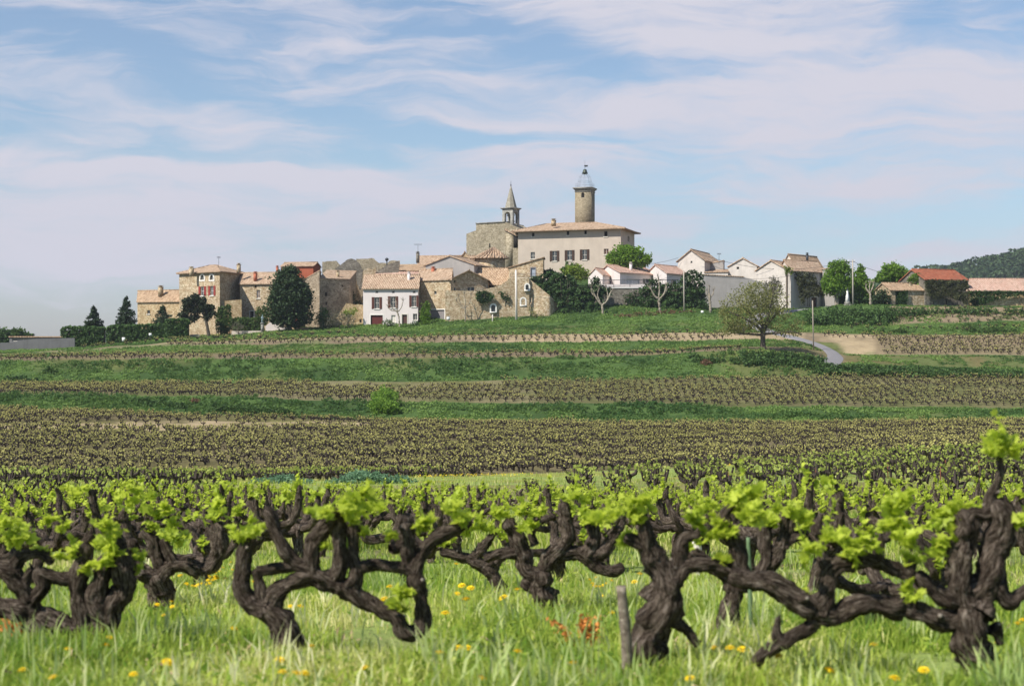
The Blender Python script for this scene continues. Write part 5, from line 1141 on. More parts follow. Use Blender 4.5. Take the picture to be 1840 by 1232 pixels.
# statue on its pillar
o=P(471.5,599,259.5); e=empty('statue',o,0,'small robed statue on a pale stone pillar beside the courtyard wall','statue')
s=259.5/F; mb=MB(); mb.box((-.33,-.33,-.6),(.33,.33,.25)); mb.box((-.24,-.24,.25),(.24,.24,1.75)); mb.box((-.32,-.32,1.75),(.32,.32,1.95)); mb.obj('pedestal',M['stone_pale'],e,tint=False)
mb=MB(); tube(mb,[(0,0,1.95),(0,0,2.2),(0,0,2.7),(.01,0,2.98),(.01,0,3.12),(.01,0,3.17),(.01,0,3.24),(.01,0,3.36),(.01,0,3.44)],[.2,.19,.15,.19,.12,.06,.085,.1,.03],10)
for sx in(-1,1): tube(mb,[(sx*.16,0,3.05),(sx*.22,-.05,2.75),(sx*.08,-.18,2.72)],[.06,.055,.04],6)
mb.obj('figure',plain('patinated_bluish_stone',(.20,.27,.29),.8,.2,6),e,smooth=True,tint=False)
o=P(1522.5,550,261); e=empty('monument',o,0,'white stone monument with a tapering shaft under the plane trees','monument')
mb=MB(); mb.box((-.62,-.62,-.5),(.62,.62,.35)); mb.box((-.45,-.45,.35),(.45,.45,.75)); mb.obj('base',M['stone_pale'],e,tint=False)
mb=MB(); tube(mb,[(0,0,.75),(0,0,1.6),(0,0,2.3),(0,0,2.4),(0,0,3.05)],[.42,.34,.26,.19,.14],4); mb.obj('shaft',M['white_paint'],e,tint=False)
mb=MB(); mb.box((-.06,-.06,3.05),(.06,.06,3.45)); mb.box((-.2,-.055,3.2),(.2,.055,3.3)); mb.obj('cross',M['stone_pale'],e,tint=False)
def sign(label,px,y0,y1,w,Y,ph):
    o=P(px,y1+ph,Y); e=empty('road_sign',o,0,label,'sign'); z0=(P(px,y1,Y)-o).z;z1=(P(px,y0,Y)-o).z
    mb=MB(); mb.box((-w/2,-.02,z0),(w/2,.02,z1)); mb.obj('panel',M['white_paint'],e,tint=False); pb=MB(); tube(pb,[(0,.05,-.5),(0,.05,z1-.05)],.035,6); pb.obj('post',M['iron'],e,tint=False)
sign('white sign plate against the long clipped hedge, nearer the low building',222,606,613,.55,256.5,6)
sign('small white sign plate against the long clipped hedge, nearer the tall house',270,598.5,603,.5,256.5,8)
sign('little pale box on a post at the foot of the stub plane',1262,558,564,.5,258.5,4)
o=P(805.5,572,259.8); e=empty('utility_box',o,0,'small white utility box on the street wall right of the grey garage doors','box'); mb=MB(); mb.box((-.3,-.12,-.3),(.3,.2,.32)); mb.obj('cabinet',M['white_paint'],e,tint=False); mb=MB(); mb.box((-.34,-.16,.32),(.34,.24,.4)); mb.obj('lid',M['concrete_pole'],e,tint=False)
pole('small_post','short grey post on the verge before the street wall',885,565,580,259,.12,.1,'concrete_pole')
o=P(350,604,258.2); mb=MB(); mb.prism([(-.95,-.3,-.3),(.95,-.3,-.3),(.9,-.3,.2),(.55,-.3,.33),(-.8,-.3,.28)],(0,.7,0)); ob=mb.obj('stone_block',M['stone_pale'],tint=False); ob.location=o; tag(ob,'pale stone block lying at the end of the rounded hedge','stone')
# ------------------------------------------------------------------ vines
class Wood(MB):
    """limbs with twisted, ridged bark; 'grain' runs along each limb for the bark pattern"""
    def __init__(s): super().__init__(); s.g=[]
    def limb(s,pts,rad,sides,r,step,amp=1.0,cut=False):
        pp,rr=smooth_path(pts,rad,step); n=len(pp); L_=np.concatenate([[0],np.cumsum(np.linalg.norm(np.diff(pp,axis=0),axis=1))])
        # wander and swell
        k=r.uniform(0,50)
        wv=np.array([[mnoise.noise((l*7+k,q*9.1,.3)) for q in range(3)] for l in L_]); pp=pp+wv*(rr*.45)[:,None]
        rr=rr*np.array([1+.26*mnoise.noise((l*9+k,4.4,k))+.12*mnoise.noise((l*25+k,8.4,k)) for l in L_])
        # rounded broken end
        d=pp[-1]-pp[-2]; d/=np.linalg.norm(d)+1e-9
        pp=np.vstack([pp,pp[-1]+d*rr[-1]*.35,pp[-1]+d*rr[-1]*.5]); rr=np.append(rr,[rr[-1]*.72,rr[-1]*.25]); L_=np.append(L_,[L_[-1]+rr[-1]*.3,L_[-1]+rr[-1]*.5]); n=len(pp)
        T_=np.gradient(pp,axis=0); T_/=np.linalg.norm(T_,axis=1,keepdims=True)+1e-9
        u=np.cross(T_[0],(.31,.95,.07)); u/=np.linalg.norm(u)+1e-9; ang=np.linspace(0,2*math.pi,sides,endpoint=False); tw=r.uniform(-5,5); V=[];G=[]
        for i in range(n):
            u=u-T_[i]*np.dot(u,T_[i]); u/=np.linalg.norm(u)+1e-9; w=np.cross(T_[i],u); l=L_[i]
            for a in ang:
                t=a+tw*l; c_,s_=math.cos(t),math.sin(t)
                rid=1-2*abs(mnoise.noise((c_*2.6+k,s_*2.6,l*6)))
                fin=1-2*abs(mnoise.noise((c_*6.5,s_*6.5+k,l*9)))
                lum=mnoise.noise((c_*1.3+k,s_*1.3,l*15)); cr=mnoise.noise((c_*4,s_*4+k,l*55))
                rad_=rr[i]*(1+amp*(.22*(rid-.55)+.12*(fin-.5)+.30*lum+.10*cr+.09*mnoise.noise((c_*9+k,s_*9,l*70))))
                V.append(pp[i]+(math.cos(a)*u+math.sin(a)*w)*rad_); G.append((c_*1.4+k,s_*1.4,l*5.5))
        f=[]
        for i in range(n-1):
            for q in range(sides):
                a_=i*sides+q; b=i*sides+(q+1)%sides; f.append((a_,b,b+sides,a_+sides))
        V.append(pp[-1]+d*rr[-1]*.2); G.append((k,0,L_[-1]*5.5)); e=n*sides
        s.add(np.array(V),f3=[(e,(n-1)*sides+q,(n-1)*sides+(q+1)%sides) for q in range(sides)],f4=f); s.g.append(np.array(G,np.float32))
        if cut:   # sawn face of an old pruning wound
            w=np.cross(d,u); c0=pp[-3]+d*rr[-3]*.32; q=np.linspace(0,2*math.pi,10,endpoint=False); dv=[c0+d*.004]+[c0+(math.cos(a)*u+math.sin(a)*w)*rr[-3]*.85 for a in q]+[c0-d*.03+(math.cos(a)*u+math.sin(a)*w)*rr[-3]*.9 for a in q]
            s.add(np.array(dv),f3=[(0,1+i,1+(i+1)%10) for i in range(10)],f4=[(1+i,11+i,11+(i+1)%10,1+(i+1)%10) for i in range(10)],m=1); s.g.append(np.zeros((21,3),np.float32))
        return pp,rr
    def wood_mesh(s,name):
        me=s.mesh(name,[M['bark_vine'],M['cut_wood']],True,tint=False); a=me.attributes.new('grain','FLOAT_VECTOR','POINT'); a.data.foreach_set('vector',np.concatenate(s.g).astype(np.float32).ravel()); return me
LEAF=np.array([(0,0,0),(-.30,-.10,.06),(-.52,.18,.10),(-.36,.34,.03),(-.50,.66,.10),(-.20,.62,.03),(0,1.0,-.06),(.20,.62,.03),(.50,.66,.10),(.36,.34,.03),(.52,.18,.10),(.30,-.10,.06)])
LEAF_F=np.array([(0,i,i+1) for i in range(1,11)]); 
def vine_leaves(mb,c,size,dirs,r,tint=None):
    """five-lobed leaves: c base points, dirs pointing to the tip"""
    c=np.asarray(c,float);n=len(c);y=np.asarray(dirs,float);y/=np.linalg.norm(y,axis=1,keepdims=True)+1e-9
    z=r.standard_normal((n,3))*.55+np.array([0,0,.9]); x=np.cross(y,z); x/=np.linalg.norm(x,axis=1,keepdims=True)+1e-9; z=np.cross(x,y)
    sz=np.broadcast_to(np.asarray(size),(n,))[:,None,None]; wv=r.uniform(.7,1.9,(n,1,1))
    Lv=LEAF[None]; v=c[:,None]+sz*(Lv[:,:,0:1]*x[:,None]+Lv[:,:,1:2]*y[:,None]+Lv[:,:,2:3]*wv*z[:,None])
    f=(LEAF_F[None]+np.arange(n)[:,None,None]*12).reshape(-1,3)
    t=r.random(n) if tint is None else np.clip(tint+r.normal(0,.15,n),0,1)
    mb.add(v.reshape(-1,3),f3=f,t=np.repeat(t,12)); return mb
def shoot_cluster(mb,stems,p,rad,n_sh,r,leaf=.075,up=.6):
    """a tuft of young shoots: each a thin stem with leaves, tighter to the tip"""
    for k in range(n_sh):
        d=r.standard_normal(3); d[2]=abs(d[2])*.8+up; d/=np.linalg.norm(d); Ls=rad*(r.uniform(.6,1.3) if r.random()<.75 else r.uniform(1.3,2.1)); m=r.integers(4,9)
        tt=np.linspace(.25,1.0,m); base=np.asarray(p)+r.normal(0,rad*.18,3)
        bend=r.normal(0,.25,3); pts=base+d*Ls*tt[:,None]+bend*Ls*(tt**2)[:,None]*.4
        tube(stems,[base,pts[m//2],pts[-1]],[.0042,.0035,.002],4,t=.4)
        ld=r.standard_normal((m,3)); ld[:,2]=ld[:,2]*.6+.15; ld+=d*.35
        vine_leaves(mb,pts,leaf*r.uniform(.6,1.3,m)*(1.25-.65*tt),ld,r,.30+.5*tt)
def hero(label,zx,zy,ox,oy,sc_,Yb,limbs,leaves,seed,group='old vines of the front rows'):
    r=np.random.default_rng(seed); S=Yb/F
    T=lambda x,y,dy=0.: P(ox+x/sc_,oy+y/sc_,Yb)+Vector((0,dy,0))
    o=T(zx,zy); o.z=g1(o.x,o.y); e=empty('grapevine',o,0,label,'grapevine',group)
    mb=Wood()
    for lb in limbs:
        pts=[T(q[0],q[1],(q[3] if len(q)>3 else 0))-o for q in lb]; rd=[q[2]/sc_*S*.90 for q in lb]
        pp,rr=mb.limb(pts,rd,24,r,.012)
        for q in range(max(1,len(pp)//26)):   # knots, spurs and old pruning stubs
            i=r.integers(2,len(pp)-1); d=r.standard_normal(3); d[2]=abs(d[2])*.8; d/=np.linalg.norm(d)
            mb.limb([pp[i],pp[i]+d*rr[i]*.9,pp[i]+d*rr[i]*r.uniform(1.3,1.9)],[rr[i]*.6,rr[i]*.42,rr[i]*.25],12,r,.012,cut=r.random()<.5)
    link('trunk',mb.wood_mesh('vine_wood'),e)
    lm=MB();st=MB()
    for q in leaves:
        x,y,rd=q[:3]; dy=q[3] if len(q)>3 else r.uniform(-.10,.05)
        R_=rd/sc_*S; ns=max(2,int(3+R_*24))
        for k in range(ns//3+1):
            shoot_cluster(lm,st,T(x+r.normal(0,rd*.38),y+rd*.35+r.normal(0,rd*.3),dy+r.normal(0,R_*.4))-o,R_*.95,3,r,leaf=min(.085,.03+R_*.35))
    v,f3,f4,t_=st.arrays(); lm.add(v,f3=f3,f4=f4,t=t_*.5); lm.obj('leaves',M['lf_vine'],e)
    return e
hero('leftmost foreground vine, a thick dark U-shaped limb with leaves over its crook',270,1060,0,830,3.065,7.55,[
  [(285,1110,75),(255,1020,70),(215,940,70),(190,880,62)],[(-60,780,62),(60,805,60),(140,830,62),(260,885,66),(390,935,70),(500,930,66),(590,880,62),(640,780,66),(670,660,70),(675,540,62),(640,430,48)],
  [(450,930,50),(440,820,62),(430,680,60),(440,560,50),(470,480,36)],[(590,880,60),(550,760,70),(560,640,66),(600,540,50)],
  [(190,880,55),(180,800,55),(120,700,58),(60,600,52),(-20,540,45)],[(180,790,48),(240,690,48),(220,620,42),(300,630,38),(400,650,36)],[(120,700,42),(160,620,38),(175,590,30)],[(60,600,40),(110,530,34),(220,500,30),(290,540,26)],
  [(520,930,45),(545,880,45),(520,850,40)]],
  [(130,390,80),(210,460,80),(410,480,75),(540,420,95),(640,420,80),(580,540,70),(740,545,55),(610,330,70),(30,330,60),(490,560,40),(0,800,50),(310,340,60)],201)
hero('second foreground vine with a low arching trunk and a limb hanging in a hook',510,1150,380,830,3.065,7.0,[
  [(540,1190,72),(480,1090,70),(430,980,70),(370,880,72),(310,800,66)],[(310,810,66),(210,770,62),(165,690,58),(175,590,50),(200,480,44),(225,420,30)],
  [(330,820,60),(380,720,56),(470,650,54),(580,625,56),(680,660,58),(760,710,58),(860,770,52),(960,815,42),(1020,860,44),(1060,930,46),(1120,940,48),(1165,880,48),(1165,760,46),(1130,640,46),(1140,560,44),(1190,480,44),(1260,410,40),(1350,365,34),(1420,330,26)],
  [(560,630,50),(545,540,50),(560,440,50),(620,360,50),(680,290,40),(700,250,28)],[(660,650,50),(700,560,48),(705,440,46),(690,310,38)],[(760,690,46),(790,600,46),(780,480,40),(800,360,34)],
  [(560,600,48),(470,560,46),(410,490,44),(365,420,42),(320,300,40),(300,275,28)],[(260,600,34),(310,590,34),(400,575,32),(470,560,32)],[(280,760,40),(270,690,36),(250,600,34)],
  [(820,580,36),(900,560,38),(1000,575,38),(1110,600,40)],[(1110,600,44),(1080,520,44),(1090,420,40),(1070,350,40)],[(960,510,34,.2),(1040,470,50,.25),(1035,350,54,.25)]],
  [(210,380,90),(150,400,60),(620,215,85),(860,240,120),(790,180,70),(720,330,55),(1180,350,80),(1370,300,85),(1040,735,65),(1050,800,40),(745,745,28),(840,390,30),(980,390,25),(600,460,24)],202)
hero('stout upright foreground vine standing right beside the grey post',370,1180,1060,830,3.064,6.58,[
  [(370,1215,112),(355,1100,105),(345,980,100),(370,860,98),(415,760,88),(430,680,84)],[(430,700,84),(390,600,80),(340,490,70),(300,400,56),(285,330,44),(280,270,30)],
  [(430,860,60),(450,830,66),(430,790,50)],[(430,700,62),(480,620,60),(540,570,52),(650,560,48),(760,595,46),(830,620,46)],[(480,600,50),(500,500,46),(520,420,34),(600,400,24)],
  [(830,630,50),(820,520,46),(785,420,44),(745,330,44),(745,275,34),(790,235,18)],[(340,480,44),(260,440,34),(200,420,26)],[(440,860,50),(500,900,40),(560,960,26),(590,1010,16)],[(300,760,50),(330,720,50),(380,700,44)]],
  [(280,240,95),(230,300,55),(540,350,85),(640,340,60),(700,400,60),(720,530,55),(870,300,100),(930,190,95),(840,230,60),(220,420,40),(800,400,45),(60,290,70),(120,270,60)],203)
hero('big rightmost foreground vine with a tall leafy shoot and a long low limb',1110,1200,1330,750,2.557,6.3,[
  [(1150,1240,84),(1095,1150,80),(1060,1060,80),(1040,980,88),(1040,900,88)],[(1060,900,84),(1110,800,72),(1150,700,68),(1185,580,64),(1190,470,62),(1165,410,52)],[(1165,420,46),(1150,360,32),(1175,310,24),(1195,250,18),(1190,190,15),(1190,150,9)],
  [(1050,880,70),(1010,800,62),(1010,700,58),(1030,580,60),(1040,490,58),(1020,450,44)],[(1020,850,46),(920,810,46),(850,760,42),(815,725,34)],
  [(1020,930,60),(920,920,52),(830,890,50),(740,870,50),(690,870,50),(620,850,46),(530,870,46),(440,900,50),(340,900,56)],
  [(360,910,56),(390,820,52),(405,740,48),(440,690,40),(540,660,36),(640,660,38),(710,690,40)],[(640,660,32),(640,610,28),(650,560,22)],[(710,690,40),(760,720,34),(790,660,26)],
  [(330,880,60),(250,830,56),(160,770,52),(60,750,50),(-30,720,48)],[(340,930,42),(260,990,36),(190,1040,36),(110,1080,34),(70,1120,28)],[(190,1030,28),(170,970,24),(175,920,14)],
  [(1180,760,40),(1230,850,40),(1290,810,40),(1380,780,40)],[(1100,1080,50),(1160,1150,44),(1200,1220,40)],[(1150,960,40),(1180,1000,26),(1190,1040,18)],[(1060,470,44),(1080,440,40),(1110,450,40),(1160,430,40)],[(400,780,34),(390,720,34),(395,690,26)]],
  [(350,620,75),(430,560,75),(550,560,80),(480,640,55),(800,560,90),(870,590,85),(690,470,85),(750,400,60),(1000,420,60),(1190,120,85),(1150,140,50),(1240,150,50),(970,540,45),(780,800,40),(280,800,30),(940,440,50),(60,440,80),(660,520,60),(1270,440,60)],204)
hero('twisted vine behind the front row with a steep forked trunk, left of the grey post',680,790,760,830,3.065,9.7,[
  [(700,830,60),(680,760,58),(650,690,62),(640,620,62)],[(640,640,60),(690,550,56),(750,480,50),(800,400,46),(790,320,44),(775,230,34)],[(740,520,40),(830,500,44),(910,530,42),(970,580,40),(1040,600,38),(1100,585,30)],
  [(900,520,44),(940,440,42),(930,350,34)],[(920,520,38),(1000,480,40),(1050,420,36),(1080,360,28)],[(640,620,52),(570,590,50),(540,500,52),(520,420,46),(480,340,42)],[(540,500,34),(440,500,30),(350,530,26)],[(620,700,40),(560,660,30)],[(620,460,26),(605,400,24),(640,330,20),(720,300,22)]],
  [(830,180,85),(790,260,40),(210,290,95),(310,330,60),(430,270,75),(560,340,55),(1060,270,75),(900,300,60),(980,320,45),(560,250,60),(660,290,40)],205)
hero('leaning vine with a split trunk foot seen between the grey post and the rightmost vine',760,980,1060,830,3.064,8.05,[
  [(700,990,44),(720,900,46),(770,790,52),(790,690,50)],[(800,960,40),(790,870,46),(785,780,50)],[(790,700,50),(760,640,46),(650,560,40),(560,500,34)],[(800,690,48),(900,660,42),(960,560,40),(965,430,44),(960,330,36)],[(930,620,40),(1010,560,38),(1060,420,36),(1080,280,34)],[(1010,500,32),(1120,420,30),(1200,390,26)]],
  [(960,280,55),(1080,250,60),(560,430,45),(1200,330,70),(640,250,50),(1000,330,40)],206)
hero('short-trunked vine behind the leftmost one, its long limb turned up at the tip',880,790,0,830,3.065,9.9,[
  [(890,800,80),(880,720,76),(860,640,68)],[(860,650,60),(920,590,50),(1000,560,46),(1080,590,46),(1150,590,46),(1195,520,46),(1200,430,48),(1180,350,40)],[(860,640,50),(790,600,46),(740,540,44),(720,440,40)],[(880,620,46),(870,540,44),(840,430,40),(800,380,30)],[(960,570,34),(930,500,36),(900,430,30)],[(740,560,34),(660,500,32),(560,380,28),(520,260,26),(510,160,24)]],
  [(1140,285,85),(1000,380,70),(790,365,60),(720,230,75),(800,170,60),(400,130,80),(940,230,50),(960,330,40),(850,300,40)],207)

hero('slim vine leaning left behind the twisted one, with two crossing arms',440,740,760,830,3.065,11.5,[
  [(455,760,46),(430,700,44),(390,630,44),(340,570,42)],[(345,575,40),(260,535,36),(180,510,32),(105,490,26)],[(270,535,30),(310,480,28),(360,430,26),(410,370,22)],[(370,600,34),(420,540,32),(470,500,30),(490,440,26)],[(200,515,26),(190,460,22),(180,420,18)]],
  [(100,440,60),(250,380,60),(400,340,55),(480,400,45),(180,390,45)],208)
# ---- generic bush vines: ten different ones, copied along the rows
def gen_vine(seed):
    r=np.random.default_rng(seed); mb=Wood(); hh=r.uniform(.26,.42); lean=r.normal(0,.10,2); head=np.array([lean[0],lean[1],hh]); tips=[]
    mb.limb([(0,0,-.15),(lean[0]*.2+r.normal(0,.03),lean[1]*.2,hh*.45),head],[.066,.05,.056],16,r,.022)
    na=r.integers(4,7); a0=r.random()*6.28
    for k in range(na):
        a=a0+2*math.pi*k/na+r.normal(0,.25); L_=r.uniform(.22,.55); rise=r.uniform(.10,.42)
        d=np.array([math.cos(a),math.sin(a),0]); sd=np.array([-d[1],d[0],0])*r.normal(0,.09)
        p1=head+d*L_*.4+sd+np.array([0,0,r.uniform(-.06,.1)]); p2=head+d*L_*.85+sd*1.6+np.array([0,0,rise*.35]); p3=head+d*L_+sd*r.uniform(0,2)+np.array([0,0,rise])
        mb.limb([head-d*.02,p1,p2,p3],[.048,.038,.036,.028],13,r,.022); tips.append(p3)
        mb.limb([p3-np.array([0,0,.02]),p3+np.array([0,0,.03]),p3+np.array([r.normal(0,.03),r.normal(0,.03),.09])],[.034,.03,.014],9,r,.025)
        if r.random()<.5: q=p2+r.normal(0,.05,3)+np.array([0,0,.13]); mb.limb([p2,(p2+q)/2,q],[.026,.022,.017],9,r,.025); tips.append(q)
    return mb,tips,r
proto=[]
for k in range(10):
    mb,tips,r=gen_vine(300+k); wood=mb.wood_mesh('vine_wood')
    lm=MB();st=MB()
    for t in tips:
        shoot_cluster(lm,st,t+r.normal(0,.02,3)+np.array([0,0,.02]),r.uniform(.07,.16),int(r.integers(2,4)),r,leaf=.06)
    v,f3,f4,t_=st.arrays(); lm.add(v,f3=f3,f4=f4,t=t_*.5)
    proto.append((wood,lm.mesh('vine_leaves',M['lf_vine'])))
E1=np.array([1.6,-.30]); E2=np.array([.02,1.70]); B0=np.array([-1.04,7.0])
HEROXY=[(-2.55,7.55),(-1.04,7.0),(.67,6.58),(2.12,6.3),(.3,9.7),(1.2,8.05),(-2.5,9.9),(-.1,11.5)]
cand=[]; r=np.random.default_rng(9)
for j in range(0,44):
    for i in range(-40,41):
        p=B0+E1*i+E2*j+r.normal(0,.13,2)+np.array([.0,.35*math.sin(j*1.3)])
        px=CX+F*p[0]/p[1]
        if p[1]<6.6 or p[1]>(68 if px<430 else 51 if px<770 else 54 if px<930 else 56.5): continue
        if px<-420 or px>2260: continue
        if min((p[0]-q[0])**2+(p[1]-q[1])**2 for q in HEROXY)<1.05**2: continue
        if p[1]<8.0 and -120<px<1960: continue
        if r.random()<(.35 if p[1]<11.5 else .04): continue
        cand.append((p[0],p[1],px))
inframe=[c for c in cand if -60<c[2]<1900]; outside=[c for c in cand if not(-60<c[2]<1900)]
inframe.sort(key=lambda c:c[1]); near=inframe[:288]+[c for c in outside if c[1]<15]; rest=inframe[288:]+[c for c in outside if c[1]>=15]
LBL=lambda px,Y: ('bush vine with fresh shoots in the second and third rows, '+('left' if px<640 else 'middle' if px<1240 else 'right')+' of the picture') if Y<13 else ('bush vine in the leafy rows '+('a few paces' if Y<24 else 'well')+' behind the foreground vines, '+('left third' if px<640 else 'middle third' if px<1240 else 'right third'))
rr_=np.random.default_rng(12)
for i,(x,y,px) in enumerate(near):
    wood,lv=proto[rr_.integers(0,10)]
    e=empty('grapevine',(x,y,g1(x,y)),rr_.random()*6.28,LBL(px,y),'grapevine','bush vines of the near vineyard'); e.scale=(rr_.uniform(.9,1.12),)*2+(rr_.uniform(.95,1.22),)
    link('trunk',wood,e); link('leaves',lv,e)

# ---- thousands of far vines: one vineyard object
def far_proto(seed,sub=True):
    r=np.random.default_rng(seed); w=MB(); hh=r.uniform(.26,.42); l=r.normal(0,.08,2); hd=np.array([l[0],l[1],hh])
    tube(w,[(0,0,-.15),hd*.5,hd],[.09,.07,.08],5,cap=False,t=0); lf=[]
    na=r.integers(4,7); a0=r.random()*6.28
    for k in range(na):
        a=a0+2*math.pi*k/na+r.normal(0,.3); L_=r.uniform(.22,.46); p1=hd+np.array([math.cos(a)*L_*.75,math.sin(a)*L_*.75,r.uniform(0,.12)]); p2=hd+np.array([math.cos(a)*L_,math.sin(a)*L_,r.uniform(.16,.42)])
        tube(w,[hd,p1,p2],[.065,.058,.042],4,cap=False,t=0); lf.append(p2)
    lm=MB()
    for t in lf:
        if r.random()<.2: continue
        c=t+r.normal(0,.05,(3,3))+np.array([0,0,.04]); cards(lm,c,r.uniform(.045,.095,3),r,.85)
    return w.arrays(),lm.arrays()
FP=[far_proto(500+k) for k in range(8)]
def far_points():
    pts=[]; r=np.random.default_rng(14)
    for (x,y,px) in rest: pts.append((x,y,1.0))
    def block(px0,px1,Ya,Yb,ax,ay,rot,skip=None,jit=.16,drop=.05,sc0=1.0):
        c,s=math.cos(rot),math.sin(rot); ymax=Yb; w=max(abs(px0-CX),abs(px1-CX))/F*ymax+30
        for i in np.arange(-w,w,ax):
            for j in np.arange(Ya-40,Yb+40,ay):
                x=i*c-(j-(Ya+Yb)/2)*s; y=(Ya+Yb)/2+i*s+(j-(Ya+Yb)/2)*c
                x+=r.normal(0,jit);y+=r.normal(0,jit)
                if y<Ya or y>Yb: continue
                px=CX+F*x/y
                if px<px0 or px>px1 or r.random()<drop: continue
                if skip and skip(px,x,y): continue
                nz=float(vnoise(x*.35+9,y*.35)*.6+vnoise(x*.09,y*.12+5)*.4)
                if nz<.2 and r.random()<.7: continue
                pts.append((x,y,r.uniform(.68,1.0)*sc0*(.78+.44*nz)))
    kn=lambda i:(lambda px:np.interp(px,COL,KY[i]))
    # mid plot on the right
    block(955,2120,55.5,104,1.55,1.35,R(-6),lambda px,x,y: y>kn(2)(px)-6 or y>57+max(0,px-940)*.06+0,sc0=1.2)
    # the big vineyard
    def sk(px,x,y):
        if y<kn(2)(px)+.3-np.clip((900-px)/300,0,1)*13 or y>169: return True
        d=abs(y-np.interp(px,[-600,0,600],[140,144,163])+3); return px<660 and d<8.5*np.clip(1.15-abs(px-330)/420,.2,1) and (d<3 or (int(x*7.3+y*3.1)%10)<7)
    block(-260,2120,80,169.5,1.08,1.08,R(13),sk,drop=.02,jit=.2)
    # terrace above
    block(-260,2120,179.5,204.5,1.05,1.15,R(-4),lambda px,x,y: (400<px<960 and (mnoise.noise((x*.12,y*.25,3))>.22 or y>197 and 560<px<900)))
    block(-260,1330,214.8,221.6,1.2,1.4,R(1)); 
    block(300,1300,231,239.5,1.2,1.9,R(1)); block(150,640,243,249,1.5,1.9,R(2),drop=.3)
    block(1568,2120,223.5,238.5,1.1,1.15,R(6),lambda px,x,y: px<1575+(238-y)*1.0); block(1480,1600,236,239.5,1.3,1.5,0)
    block(1600,2120,250.5,257,1.3,2.0,R(3)); block(1520,2120,243,247,1.4,2.2,R(2),drop=.35)
    return np.array(pts)
def far_vineyard():
    pts=far_points(); r=np.random.default_rng(15); n=len(pts); Z=gz(pts[:,0],pts[:,1]); mb=MB(); which=r.integers(0,len(FP),n); ang=r.random(n)*6.28
    print('far vines',n)
    for k,(w,l) in enumerate(FP):
        ii=np.where(which==k)[0]; m=len(ii)
        if not m: continue
        for (v,f3,f4,t),mi in((w,0),(l,1)):
            nv=len(v); c,s=np.cos(ang[ii])[:,None],np.sin(ang[ii])[:,None]; S=pts[ii,2][:,None]
            V=np.stack([(v[:,0]*c-v[:,1]*s)*S+pts[ii,0][:,None],(v[:,0]*s+v[:,1]*c)*S+pts[ii,1][:,None],v[:,2]*S+Z[ii][:,None]],-1).reshape(-1,3)
            off=(np.arange(m)*nv)[:,None,None]
            tb=np.clip(np.tile(t,m)*.6+np.repeat(.4*fbm(pts[ii,0]*.15,pts[ii,1]*.15,3),nv),0,1)
            mb.add(V,f3=(f3[None]+off).reshape(-1,3) if len(f3) else None,f4=(f4[None]+off).reshape(-1,4) if len(f4) else None,t=tb,m=mi) if mi==0 else [mb.add(V.reshape(m,nv,3)[g].reshape(-1,3),f3=(f3[None]+(np.arange(int(g.sum()))*nv)[:,None,None]).reshape(-1,3),t=tb.reshape(m,nv)[g].ravel(),m=mm) for g,mm in ((pts[ii,1]<92,2),(pts[ii,1]>=92,1)) if g.any()]
    tag(mb.obj('vineyard',[M['bark_vine_far'],M['lf_vine_far'],M['lf_vine_mid']]),'thousands of small dark bush vines covering the terraced fields beyond','vineyard',kind='stuff')
far_vineyard()
# stakes
for i,(px,y0,y1,Y) in enumerate([(1182,850,876,64),(1310,848,880,60),(1420,842,872,66),(1455,842,878,61),(1466,840,870,67),(1582,838,878,60),(1596,832,868,66),(1690,838,882,58),(1700,826,862,68),(1505,836,868,67),(1128,855,878,64),(1760,826,866,66)]):
    o=P(px,y1,Y); o.z=g1(o.x,o.y); zt=P(px,y0,Y).z-o.z; mb=MB(); lx=random.uniform(-.04,.04); tube(mb,[(0,0,-.2),(lx*.5,0,zt*.5),(lx,0,zt)],[.026,.024,.022],6)
    ob=mb.obj('vine_stake',M['rust'],tint=False); ob.location=o; tag(ob,'thin rusty stake among the vines of the right middle plot','stake','rusty stakes in the right middle plot')
def stake(name,label,px0,y0,px1,y1,Y,rad,mat,seed=1):
    o=P(px1,y1,Y); z=g1(o.x,o.y); t=P(px0,y0,Y)-o; r=np.random.default_rng(seed); mb=MB(); d=Vector((o.x,o.y,z-.25))-o
    pp,rr=smooth_path([d,t*.4,t*.8,t],[rad*1.05,rad,rad*.97,rad*.92],.03); tube(mb,pp,rr*(1+.04*r.standard_normal(len(rr))),12,wob=.03,r=r)
    ob=mb.obj(name,M[mat],smooth=False,tint=False); ob.location=o; tag(ob,label,'post')
stake('wooden_post','short weathered grey post in the grass right beside the stout upright vine',1116,1052,1132,1225,6.35,.025,'post')
stake('thin_stake','slender pale green stake behind the long low limb of the rightmost vine',1344,965,1350,1110,7.9,.012,'pale_green_stake')
stake('wooden_post','pale stake top showing between the stout vine and the leaning vine',1252,973,1254,1036,14,.05,'concrete_pole')
